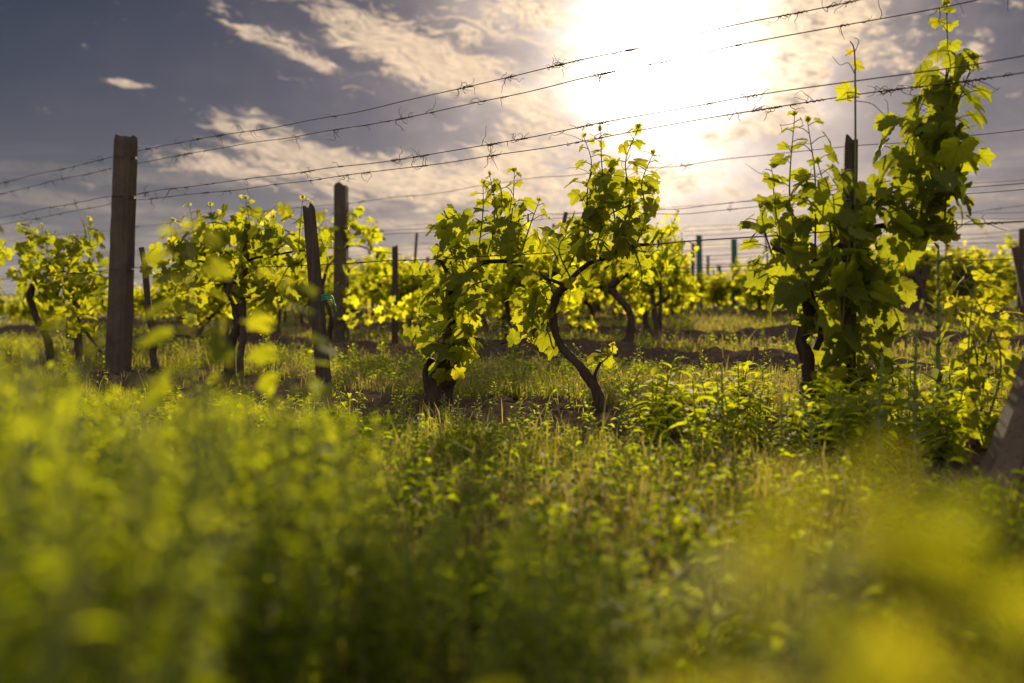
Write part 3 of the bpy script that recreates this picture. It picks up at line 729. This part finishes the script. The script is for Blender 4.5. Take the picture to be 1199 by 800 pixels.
# a long bare shoot above the post inside the right-hand vine
Y = Yat(1, 1000) - .03; org = basept(1002, Y)
g = np.random.default_rng(5); cn, fl = Geo(), Geo()
root = thing('bare_shoot', 'slender bare shoot with curly tendrils rising above the post in the right-hand vine', 'shoot', tuple(org))
line = smooth_line(np.array([P(1001, 300, Y), P(1002, 220, Y), P(1002, 120, Y), P(1001, 62, Y), P(996, 48, Y)]) - org, 8); tube(cn, line, [.005, .0035, .002], 6)
for pl in ([(1002, 88), (994, 74), (984, 76), (975, 66)], [(1002, 74), (1000, 60), (990, 66)], [(1002, 118), (1022, 122), (1038, 136), (1040, 122), (1036, 116)], [(1002, 60), (1006, 48), (1000, 44)], [(1002, 112), (993, 108), (988, 112)]):
    tube(cn, smooth_line(np.array([P(x, y, Y) for x, y in pl]) - org, 6), [.0016, .0009], 4)
put_leaves(fl, VL['near'], np.array([P(1003, 76, Y), P(994, 105, Y), P(996, 62, Y)]) - org, np.array([(.9, .1, -.2), (-.7, .1, -.7), (-.6, 0, .5)]), np.array([(.1, -.8, .5), (.3, -.7, .5), (0, -1, .3)]), np.array([.038, .055, .02]), np.array([.85, .6, .95]))
part('stem', cn, M_SHOOT, root); part('foliage', fl, M_VINE, root)
# second row, the ones that stand clear of the front row
vine('grapevine with a bent dark trunk in the second row, just right of the S-shaped vine', 2,
     [(733, 420), (739, 392), (738, 366), (722, 345), (716, 336), (732, 322)], [.07, .040, .036, .036, .04, .03],
     arms=[([(732, 324), (752, 308), (778, 302)], [.022, .012])],
     blobs=[(770, 305, 30, 26, 1.2), (738, 305, 24, 20, 1.0), (785, 290, 20, 24, .8)],
     shoots=[([(780, 305), (784, 275), (794, 248)], .9), ([(765, 305), (766, 280), (770, 262)], .8), ([(795, 310), (800, 290), (799, 275)], .8)], leaf=.060, seed=17, templ='mid')
vine('grapevine with a forked trunk in the second row, behind the bushy vine', 2,
     [(594, 408), (595, 380), (593, 352), (578, 335), (570, 322)], [.05, .032, .028, .034, .03],
     arms=[([(592, 355), (604, 335), (612, 320)], [.02, .012])], blobs=[(600, 320, 30, 26, 1.2), (570, 325, 22, 20, .9), (622, 340, 16, 22, .8)],
     shoots=[([(600, 320), (598, 300), (594, 285)], .8)], leaf=.06, seed=18, templ='mid')
vine('yellow-lit grapevine wrapped round the square concrete post of the second row', 2,
     [(385, 408), (388, 370), (378, 340), (384, 312)], [.045, .03, .026, .02], arms=[([(384, 312), (410, 288), (440, 294), (470, 298)], [.02, .013, .007])],
     blobs=[(415, 262, 26, 22, 1.3), (438, 278, 18, 18, 1.2), (385, 272, 20, 24, 1.2), (375, 310, 26, 28, 1.1), (402, 345, 14, 40, 1.0), (405, 385, 12, 20, 1.0), (455, 298, 14, 12, .9)],
     shoots=[([(400, 290), (413, 262), (412, 250)], .9), ([(430, 290), (438, 268), (432, 256)], .9), ([(378, 300), (375, 270), (382, 248)], .8), ([(446, 296), (456, 308), (470, 312)], .7)], leaf=.066, seed=19, templ='mid')

# ------------------------------------------------------------------ rows behind: prototypes, then copies
def row_vine(seed, templ, height=1.1):
    g = np.random.default_rng(seed); tk, fol, cane = Geo(), Geo(), Geo()
    lean = g.normal(0, .12, 2); hh = g.uniform(.5, .62)
    p = [(0, 0, -.05), (lean[0] * .6 + g.normal(0, .05), g.normal(0, .04), .2), (lean[0] + g.normal(0, .06), lean[1], .4), (g.normal(0, .05), g.normal(0, .03), hh)]
    tube(tk, smooth_line(p, 4), [.036, .024, .021, .028], 7, .12, g)
    top = np.array(p[-1])
    n_l = 0
    for s in (-1, 1):
        e = top + np.array((s * g.uniform(.30, .5), g.normal(0, .04), g.uniform(.05, .16)))
        arm = smooth_line([top, (top + e) / 2 + (0, 0, .06), e], 3); tube(tk, arm, [.02, .010], 5, .1, g)
        for k in range(g.integers(7, 11)):
            b = arm[g.integers(0, len(arm))] - (0, 0, g.uniform(0, .12)); L = g.uniform(.25, .52) * height
            t = b + np.array((g.normal(0, .16), g.normal(0, .16), L))
            if g.random() < .42: t = b + np.array((g.normal(0, .25), g.normal(0, .2), -g.uniform(.12, .42)))
            sh = smooth_line([b, (b + t) / 2 + g.normal(0, .04, 3), t], 4)
            tube(cane, sh, [.005, .003], 3, cap=False)
            m = int(L / .013); f = np.linspace(.05, 1, m); idx = (f * (len(sh) - 1)).astype(int)
            pos = sh[idx] + g.normal(0, .055, (m, 3)); tip, nor = leaf_dirs(m, g)
            put_leaves(fol, VL[templ], pos, tip, nor, .088 * (1 - .45 * f ** 2) * g.uniform(.75, 1.2, m), np.clip(.42 + .35 * f ** 2 + g.normal(0, .14, m), 0, 1))
    return tk, fol, cane
protos = {}
def make_protos(templ, k, base):
    out = []
    for i in range(k):
        tk, fol, cane = row_vine(base + i, templ, 1.0 + .12 * (i % 3))
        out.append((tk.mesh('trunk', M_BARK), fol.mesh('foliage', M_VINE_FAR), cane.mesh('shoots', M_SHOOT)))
    return out
pm, pf = make_protos('mid', 9, 100), make_protos('far', 8, 200)
def place_vine(n, a, pool, i, sc, label, group):
    x, y = onrow(n, a); x += RNG.normal(0, .05); y += RNG.normal(0, .05)
    root = thing('grapevine', label, 'grapevine', (x, y, gz(x, y)), group, math.atan2(UY, UX) + RNG.normal(0, .25) + (math.pi if RNG.random() < .5 else 0))
    root.scale = sc
    for nm, me in zip(('trunk', 'foliage', 'shoots'), pool[i % len(pool)]):
        link(bpy.data.objects.new(nm, me), root)
    return root
stake_proto = []
for i in range(4):
    g = Geo(); q = np.random.default_rng(i); tube(g, smooth_line([(0, 0, -.1), (.01 * q.normal(), 0, .5), (.05 * q.normal(), .05 * q.normal(), 1.12 + .1 * i)], 3), [.024, .018], 6, .08, q)
    stake_proto.append(g.mesh('wooden_stake', M_STAKE))
post_proto = []
count = 0; NROW = 11; stuffq = []
for n in range(2, NROW + 1):
    d = rowD(n)
    Yl, Yr = Yat(n, -60), Yat(n, 1260)
    al = along((-60 - CX) / F * Yl, Yl); ar = along((1260 - CX) / F * Yr, Yr)
    a = ar + RNG.uniform(0, .5)
    while a < al:
        x, y = onrow(n, a); px = px_of(x, y); a += RNG.uniform(.82, 1.15) if n < 3 else RNG.uniform(.66, .95)
        if RNG.random() < .03: continue
        if n == 2 and (px > 700 or px < 215 or 355 < px < 425 or 555 < px < 625): continue
        if n == 2 and px > 425 and px < 500: continue
        if n == 3 and (px > 800 or 430 < px < 450): continue
        if n == 4 and px > 790 and px < 960: continue
        if n == 4 and px > 900: continue
        if n == 5 and 800 < px < 870: continue
        young = px < 205
        s = RNG.uniform(.88, 1.12)
        if n == 2: s *= .92
        
        sc = (s * (1.12 if n > 3 else 1), s * (1.12 if n > 3 else 1), s * RNG.uniform(.9, 1.06) * (.8 if 780 < px < 900 else 1)) if not young else (.75, .75, .62)
        if y > 30 and px < 560: continue
        where = 'left of the square concrete post' if px < 400 else ('between the square post and the S-shaped vine' if px < 690 else 'right of the S-shaped vine')
        if young: where = 'at the far left, low and young'
        if count >= 295 or n >= 9:
            stuffq.append((n, x, y, s)); continue
        place_vine(n, along(x, y), pm if n <= 4 else pf, RNG.integers(0, 99), sc,
                   f'sunlit leafy grapevine in the {ordn[n]} row, {where}', f'grapevines of the {ordn[n]} row {where}')
        count += 1
        if RNG.random() < (.6 if n < 7 else .35) and not young:
            o = bpy.data.objects.new('wooden_stake', stake_proto[RNG.integers(0, 4)]); link(o)
            o.location = (x + .09, y - .02, gz(x, y)); o.rotation_euler = (RNG.normal(0, .1), RNG.normal(0, .1), RNG.uniform(0, 6))
            tag(o, f'thin {ordn[n]} row stake {where}', 'stake', f'stakes of the {ordn[n]} row {where}')
        if n in (4, 6, 8) and RNG.random() < .10:
            square_post('small_post', 'post', f'weathered concrete post among the vines of the {ordn[n]} row', (x + .2, y, gz(x, y)), (x + .22, y, gz(x, y) + 1.55), .085, M_CONC, f'concrete posts of the {ordn[n]} row', seed=count)
# the rows beyond melt into one hedge of leaves
g = np.random.default_rng(77); fol = Geo()
for (n, x, y, s) in stuffq:
    m = 90; pos = np.stack([x + g.normal(0, .33, m), y + g.normal(0, .33, m), gz(x, y) + np.clip(g.normal(.80, .24, m), .15, 1.4) * s], 1)
    tip, nor = leaf_dirs(m, g); put_leaves(fol, VL['far'], pos, tip, nor, .11 * g.uniform(.8, 1.2, m), np.clip(g.normal(.5, .16, m), 0, 1))
    tube(fol, [(x, y, gz(x, y) - .03), (x, y, gz(x, y) + .6)], .03, 4, tone=0)
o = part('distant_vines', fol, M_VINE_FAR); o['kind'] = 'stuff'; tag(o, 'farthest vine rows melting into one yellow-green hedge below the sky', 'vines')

# ------------------------------------------------------------------ grass and low cover
def scatter_area(n, y0, y1, g, pxa=-230, pxb=1430):
    """points spread evenly over the ground seen between two depths"""
    y = np.sqrt(g.uniform(y0 ** 2, y1 ** 2, n)); x = (g.uniform(pxa, pxb, n) - CX) / F * y
    return x, y
def blades(geo, x, y, h, w, g, tone):
    n = len(x); z = ground(x, y) - .005; th = g.uniform(0, 2 * math.pi, n); bend = g.uniform(.15, .9, n) * h
    dx, dy = np.cos(th) * bend, np.sin(th) * bend; sx, sy = -np.sin(th + g.normal(0, .5, n)) * w, np.cos(th) * w
    b = np.stack([x, y, z], 1); m = b + np.stack([dx * .35, dy * .35, h * .6], 1); t = b + np.stack([dx, dy, h * g.uniform(.75, 1, n)], 1); s = np.stack([sx, sy, np.zeros(n)], 1)
    V = np.stack([b - s * .7, b + s * .7, m - s, m + s, t], 1).reshape(-1, 3)
    f = np.array([(0, 1, 3), (0, 3, 2), (2, 3, 4)])[None] + (np.arange(n) * 5)[:, None, None]
    geo.add(V, f.reshape(-1, 3), np.repeat(tone, 5))
g = np.random.default_rng(31); geo = Geo()
for (cnt, y0, y1, hm, w) in ((36000, 1.0, 3.2, .07, .0016), (105000, 3.0, 7.5, .06, .0018), (62000, 7.5, 17, .085, .004), (34000, 17, 34, .12, .009)):
    x, y = scatter_area(cnt, y0, y1, g)
    patch = lump(x * .55 + 3, y * .55, 0, 12)
    keep = (g.random(cnt) > soil_mask(x, y) * .985) & (g.random(cnt) < .75 + .5 * patch)
    x, y, patch = x[keep], y[keep], patch[keep]; n = len(x)
    dry = np.clip(.52 + .35 * lump(x * .9 - 5, y * .9, 2, 16) + g.normal(0, .22, n), 0, 1)
    h = hm * g.lognormal(0, .35, n) * (1 + .4 * patch)
    blades(geo, x, y, h, w * g.uniform(.7, 1.3, n), g, dry)
o = part('grass', geo, M_GRASS, smooth=False); o['kind'] = 'stuff'; tag(o, 'green and dry tan grass covering the strips between the vine rows', 'grass')

geo = Geo(); g = np.random.default_rng(32)
for (cnt, y0, y1, s) in ((3200, 1.2, 3.4, 1.0), (6400, 3.2, 7.5, 1.0), (4300, 7.5, 16, 1.3), (1500, 16, 30, 2.0)):
    x, y = scatter_area(cnt, y0, y1, g)
    pt = lump(x * .8 + 9, y * .8 + 2, 0, 14); keep = g.random(cnt) < np.clip(.45 + .9 * pt, .04, 1) * (1 - .95 * soil_mask(x, y)) * .7
    x, y = x[keep], y[keep]; k = 9; n = len(x)
    X = np.repeat(x, k) + g.normal(0, .018, n * k) * s; Y_ = np.repeat(y, k) + g.normal(0, .018, n * k) * s
    hh = np.repeat(g.uniform(.02, .11, n), k) * np.tile(np.linspace(.1, 1, k), n) * s
    Z = np.repeat(ground(x, y), k) + hh
    th = g.uniform(0, 6.28, n * k); tip = np.stack([np.cos(th), np.sin(th), g.uniform(-.1, .9, n * k)], 1); nor = np.stack([-.5 * np.cos(th), -.5 * np.sin(th), np.ones(n * k)], 1) + g.normal(0, .3, (n * k, 3))
    put_leaves(geo, WL_LOW, np.stack([X, Y_, Z], 1), tip, nor, g.uniform(.018, .042, n * k) * s, np.clip(g.normal(.45, .2, n * k), 0, 1))
o = part('ground_cover', geo, M_WEED); o['kind'] = 'stuff'; tag(o, 'low broad-leaved seedlings and clover scattered through the grass and soil', 'ground cover')
# clods and stones of turned soil along the rows
geo = Geo(); g = np.random.default_rng(33); x, y = scatter_area(12000, 2.6, 13, g); k = soil_mask(x, y) > .6; x, y = x[k], y[k]
ico = np.array([(0, 0, 1), (.9, 0, .3), (.3, .85, .3), (-.7, .5, .3), (-.7, -.5, .3), (.3, -.85, .3), (.6, .5, -.5), (-.3, .8, -.5), (-.9, 0, -.5), (-.3, -.8, -.5), (.6, -.5, -.5)])
fi = np.array([(0, 1, 2), (0, 2, 3), (0, 3, 4), (0, 4, 5), (0, 5, 1), (1, 6, 2), (2, 6, 7), (2, 7, 3), (3, 7, 8), (3, 8, 4), (4, 8, 9), (4, 9, 5), (5, 9, 10), (5, 10, 1), (1, 10, 6)])
zz = ground(x, y)
for i in range(len(x)):
    s = g.lognormal(-5.0, .5); geo.add((ico * (1 + g.normal(0, .22, ico.shape))) * s * np.array((1.2, 1, .7)) + (x[i], y[i], zz[i]), fi, 1.0)
o = part('soil_clods', geo, M_GROUND, smooth=False); o['kind'] = 'stuff'; tag(o, 'dark crumbled clods of tilled soil along the foot of the vines', 'soil')

# ------------------------------------------------------------------ weeds
def weed_upright(seed, H, n_br=5, leaf=.036, templ=WL, dens=1.0, tone=.5):
    """bushy upright annual: leafy stem with short side branches"""
    g = np.random.default_rng(seed); st, fo = Geo(), Geo()
    lean = g.normal(0, .06, 2)
    main = smooth_line([(0, 0, -.03), (lean[0] * .3, lean[1] * .3, H * .4), (lean[0], lean[1], H)], 5)
    stems = [(main, 1.0)]
    for b in range(n_br):
        k = int(len(main) * g.uniform(.15, .75)); p = main[k]; th = g.uniform(0, 6.28); L = H * g.uniform(.25, .5)
        e = p + np.array((math.cos(th) * L * .34, math.sin(th) * L * .34, L * .95)); stems.append((smooth_line([p, (p + e) / 2 + (math.cos(th) * .02, math.sin(th) * .02, -.01), e], 4), .7))
    for line, kk in stems:
        tube(st, line, [.004 * kk, .0015], 5)
        L = np.linalg.norm(np.diff(line, axis=0), axis=1).sum(); m = max(4, int(L / .011 * dens)); f = np.linspace(.12, 1, m)
        idx = np.clip((f * (len(line) - 1)), 0, len(line) - 1.001); i0 = idx.astype(int); pos = line[i0] + (line[i0 + 1] - line[i0]) * (idx - i0)[:, None]
        th = np.arange(m) * 2.4 + g.uniform(0, 6); up = .25 + .9 * f ** 2
        tip = np.stack([np.cos(th), np.sin(th), up + g.normal(0, .2, m)], 1); nor = np.stack([-np.cos(th) * .6, -np.sin(th) * .6, np.ones(m)], 1) + g.normal(0, .25, (m, 3))
        pos = pos + tip * .006
        put_leaves(fo, templ, pos, tip, nor, leaf * kk ** .4 * (1.15 - .6 * f) * g.uniform(.8, 1.3, m), np.clip(tone - .15 + .4 * f + g.normal(0, .1, m), 0, 1))
    return st, fo
def weed_arching(seed, H, leaf=.10, tone=.5):
    """several stems with drooping lance-shaped leaves"""
    g = np.random.default_rng(seed); st, fo = Geo(), Geo()
    for b in range(g.integers(3, 6)):
        th = g.uniform(0, 6.28); r = g.uniform(.02, .11); h = H * g.uniform(.6, 1)
        line = smooth_line([(g.normal(0, .02), g.normal(0, .02), -.03), (math.cos(th) * r * .5, math.sin(th) * r * .5, h * .5), (math.cos(th) * r, math.sin(th) * r, h)], 5)
        tube(st, line, [.004, .0018], 5); m = int(h / .017); f = np.linspace(.15, 1, m); idx = (f * (len(line) - 1)).astype(int); t2 = np.arange(m) * 2.4 + g.uniform(0, 6)
        tip = np.stack([np.cos(t2), np.sin(t2), .35 + .6 * f ** 3 + g.normal(0, .15, m)], 1); nor = np.stack([-np.cos(t2) * .5, -np.sin(t2) * .5, np.ones(m)], 1) + g.normal(0, .15, (m, 3))
        put_leaves(fo, [WL[1], WL[1], WL[0]], line[idx], tip, nor, leaf * (.55 + .6 * np.sin(np.pi * f ** .8) * .8) * g.uniform(.8, 1.15, m), np.clip(tone - .1 + .3 * f + g.normal(0, .1, m), 0, 1))
    return st, fo
def weed_thistle(seed, H, leaf=.06):
    g = np.random.default_rng(seed); st, fo = Geo(), Geo()
    line = smooth_line([(0, 0, -.03), (g.normal(0, .01), g.normal(0, .01), H * .5), (g.normal(0, .02), g.normal(0, .02), H)], 6); tube(st, line, [.006, .003], 6)
    m = int(H / .008); f = np.linspace(.03, 1, m); idx = (f * (len(line) - 1)).astype(int); t2 = np.arange(m) * 2.4
    tip = np.stack([np.cos(t2), np.sin(t2), .8 + f + g.normal(0, .12, m)], 1); nor = np.stack([-np.cos(t2), -np.sin(t2), .8 * np.ones(m)], 1)
    put_leaves(fo, [blade_leaf(6, .12, .5), blade_leaf(6, .15, .3)], line[idx], tip, nor, leaf * (1.25 - .85 * f) * g.uniform(.8, 1.2, m), g.uniform(.1, .9, m))
    return st, fo
def pool_of(fn, seeds, *a, mat=M_WEED, **k):
    out = []
    for s in seeds:
        st, fo = fn(s, *a, **k); out.append((st.mesh('stem', M_STEM), fo.mesh('foliage', mat)))
    return out
W_UP = pool_of(weed_upright, range(300, 308), .40, 6, .034, dens=1.15, tone=.5); W_SM = pool_of(weed_upright, range(310, 314), .20, 3, .028)
W_AR = pool_of(weed_arching, range(320, 326), .29, tone=.7); W_TH = pool_of(weed_thistle, range(330, 333), .40, mat=M_PALE)
def put_weed(name, pool, x, y, sc, label, group, tilt=.08, cat='weed'):
    z = gz(x, y)
    root = thing(name, label, cat, (x, y, z), group, RNG.uniform(0, 6.28)); root.rotation_euler = (RNG.normal(0, tilt), RNG.normal(0, tilt), RNG.uniform(0, 6.28)); root.scale = (sc,) * 3
    for nm, me in zip(('stem', 'foliage'), pool[RNG.integers(0, len(pool))]): link(bpy.data.objects.new(nm, me), root)
    return root
def at_ground(px, Y): return (px - CX) / F * Y, Y
# left-hand bank of tall weeds close to the lens: skyline of the bank in the photo
sky_x = np.array([-80, 0, 60, 100, 150, 200, 235, 270, 330, 370, 410, 450, 520, 600, 650, 720, 800, 870, 1000, 1130, 1260])
sky_y = np.array([398, 405, 428, 458, 468, 456, 440, 446, 458, 470, 495, 550, 590, 600, 590, 640, 670, 690, 730, 740, 760])
def bank(count, Ya, Yb, pxa, pxb, group, label, g, jitter=26, up=1.0):
    for i in range(count):
        Y = g.uniform(Ya, Yb); px = g.uniform(pxa, pxb); x, y = at_ground(px, Y)
        top = np.interp(px, sky_x, sky_y) + abs(g.normal(0, jitter)) + (0 if g.random() < .5 else g.uniform(0, 70)) - (10 if g.random() < .2 else 0)
        h = CH + (HY - top) / F * Y * up - gz(x, y)
        if h < .06: continue
        put_weed('leafy_weed', W_UP, x, y, h / .41, label, group)
g = np.random.default_rng(50)
bank(60, 1.5, 2.6, -60, 430, 'soft leafy weeds of the left bank, middle distance', 'knee-high leafy weed at the back of the left bank, softly out of focus', g, 9)
bank(46, .95, 1.6, -60, 430, 'blurred leafy weeds filling the lower left', 'blurred bright green weed in the lower left foreground', g, 14)
bank(16, .45, .85, -60, 220, 'heavily blurred weeds in the bottom left corner', 'heavily blurred yellow-green weed in the bottom left corner', g, 20)
bank(58, .95, 1.9, 430, 860, 'blurred low weeds along the bottom centre', 'blurred low leafy weed at the bottom centre', g, 26)
bank(14, .8, 1.5, 860, 1230, 'dim weeds in the lower right', 'dim blurred weed in the lower right corner', g, 20)
# the great soft yellow shape at the lower right: a leafy shoot a hand's breadth from the lens
for (px, Y, top, sc) in ((900, .205, 540, 1.0), (850, .23, 590, .9), (950, .21, 570, .9), (1010, .24, 600, .9), (1040, .40, 720, .8), (800, .42, 690, .8)):
    x, y = at_ground(px, Y); h = CH + (HY - top) / F * Y - gz(x, y)
    if px in (900, 1010, 850, 950):
        g2 = np.random.default_rng(px); fo, st, tn = Geo(), Geo(), []; b = np.array((x, y, gz(x, y)))
        for q in range(6): shoot_leaves(fo, st, tn, smooth_line([(0, 0, 0), (g2.normal(0, .012), g2.normal(0, .02), h * .55), (g2.normal(0, .028), g2.normal(0, .03), h * g2.uniform(.72, 1))], 7), .034, g2, VL['mid'], step=.022, tip_small=.8, tone0=.30, curls=False, r=.0015)
        r_ = thing('vine_shoot', 'hugely blurred yellow vine leaves right in front of the lens, lower right', 'vine shoot', tuple(b), 'vine leaves right in front of the lens'); part('stem', st, M_SHOOT, r_); part('foliage', fo, M_VINE, r_)
        continue
    put_weed('leafy_weed', W_UP, x, y, h / .41, 'hugely blurred yellow-green weed right in front of the lens, lower right', 'weeds right in front of the lens', .03)
# one taller shoot in front of the knobbly vine
for (px, top, Y, lab) in ((222, 268, 1.35, 'tall blurred vine shoot rising in front of the knobbly vine'), (338, 335, 1.5, 'tall blurred vine shoot rising just left of the leaning post')):
    g2 = np.random.default_rng(px); fo, st, tn = Geo(), Geo(), []; b = basept(px - 6, Y); tp = P(px, top, Y) - b
    shoot_leaves(fo, st, tn, smooth_line([(0, 0, 0), tp * .5 + (.01, 0, 0), tp], 8), .062, g2, VL['mid'], step=.030, tip_small=.7, tone0=.22, curls=False)
    r_ = thing('vine_shoot', lab, 'vine shoot', tuple(b)); part('stem', st, M_SHOOT, r_); part('foliage', fo, M_VINE, r_)
# in-focus weeds at the foot of the right-hand vine
g = np.random.default_rng(51)
for i in range(24):
    px = g.uniform(745, 985); Y = g.uniform(3.0, 3.9); x, y = at_ground(px, Y)
    put_weed('arching_weed', W_AR, x, y, g.uniform(.55, 1.05), 'bright weed with drooping lance-shaped leaves, left of the large right-hand vine', 'arching weeds left of the right-hand vine')
for i in range(16):
    px = g.uniform(985, 1200); Y = g.uniform(2.9, 3.7); x, y = at_ground(px, Y)
    put_weed('arching_weed', W_AR, x, y, g.uniform(.6, 1.15), 'dusky weed with lance-shaped leaves, right of the large vine post', 'arching weeds right of the vine post')
for (px, Y, h, lab) in ((1030, 2.7, .34, 'pale spiky thistle standing before the right-hand vine post'), (1072, 2.75, .42, 'taller pale thistle right of the other before the vine post'), (852, 3.0, .30, 'slim pale thistle among the drooping weeds in the right half'), (1100, 3.4, .66, 'tall slim weed rising to the soil band on the right'), (918, 2.9, .2, 'small silvery thistle at the edge of the grass')):
    x, y = at_ground(px, Y); put_weed('thistle', W_TH, x, y, h / .40, lab, None, .02, 'thistle')
for (px, Y, h, lab) in ((1146, 3.2, .62, 'broad-leaved young vine shoot glowing beside the slanting brace post'), (700, 3.3, .2, 'small leafy weed in front of the S-shaped trunk'), (720, 3.45, .24, 'pointed leafy weed just right of the S-shaped trunk foot'), (600, 3.2, .16, 'low leafy weed in the middle of the grass strip'), (955, 2.9, .26, 'leafy weed before the trunk of the right-hand vine')):
    x, y = at_ground(px, Y)
    if px == 1146:
        fo, st, tn = Geo(), Geo(), []; b = np.array((x, y, gz(x, y)))
        for q in range(5): shoot_leaves(fo, st, tn, smooth_line([(0, 0, 0), (g.normal(0, .04), g.normal(0, .04), h * .5), (g.normal(0, .07), g.normal(0, .06), h * g.uniform(.65, 1))], 7), .085, g, VL['near'], step=.05, tip_small=.5, tone0=.5, curls=False)
        r_ = thing('vine_shoot', lab, 'vine shoot', tuple(b)); part('stem', st, M_SHOOT, r_); part('foliage', fo, M_VINE, r_)
    else: put_weed('leafy_weed', W_SM, x, y, h / .2, lab, None)
def strip(count, Ya, Yb, pxa, pxb, pool, name, lab, grp, lo, hi):
    for i in range(count):
        px, Y = g.uniform(pxa, pxb), g.uniform(Ya, Yb); x, y = at_ground(px, Y)
        if 640 < px < 735 and 3.3 < Y < 4.4: continue
        put_weed(name, pool, x, y, g.uniform(lo, hi), lab, grp)
strip(24, 3.2, 4.6, 390, 760, W_SM, 'leafy_weed', 'small leafy weed on the soil and grass around the foot of the S-shaped vine', 'small weeds round the S-shaped vine', .45, 1.0)
strip(20, 2.3, 3.1, 480, 1150, W_SM, 'leafy_weed', 'small leafy weed on the near grass strip in front of the vines', 'small weeds on the near grass strip', .4, .8)
strip(34, 6.0, 9.0, 80, 760, W_SM, 'leafy_weed', 'bushy low weed behind the front row of vines', 'bushy weeds behind the front row', .7, 1.5)
strip(40, 5.2, 12.0, 740, 1230, W_SM, 'leafy_weed', 'small weed dotted over the open ground behind the right-hand vine', 'small weeds on the open ground at the right', .5, 1.2)
# a yellow blossom in the left bank
fo, st = Geo(), Geo(); Y = 2.0; x, y = at_ground(211, Y); b = np.array((x, y, gz(x, y))); tp = P(211, 470, Y) - b
tube(st, smooth_line([(0, 0, 0), tp * .5 + (.01, 0, 0), tp], 4), .002, 5)
for k in range(14):
    th = k * 2.4; put_leaves(fo, [WL[0]], tp, np.array([(math.cos(th), math.sin(th), .5)]), np.array([(0, 0, 1.)]), .020, .9)
r_ = thing('yellow_flower', 'single orange-yellow blossom in the left bank of weeds', 'flower', tuple(b)); part('stem', st, M_STEM, r_); part('petals', fo, M_FLOWER, r_)
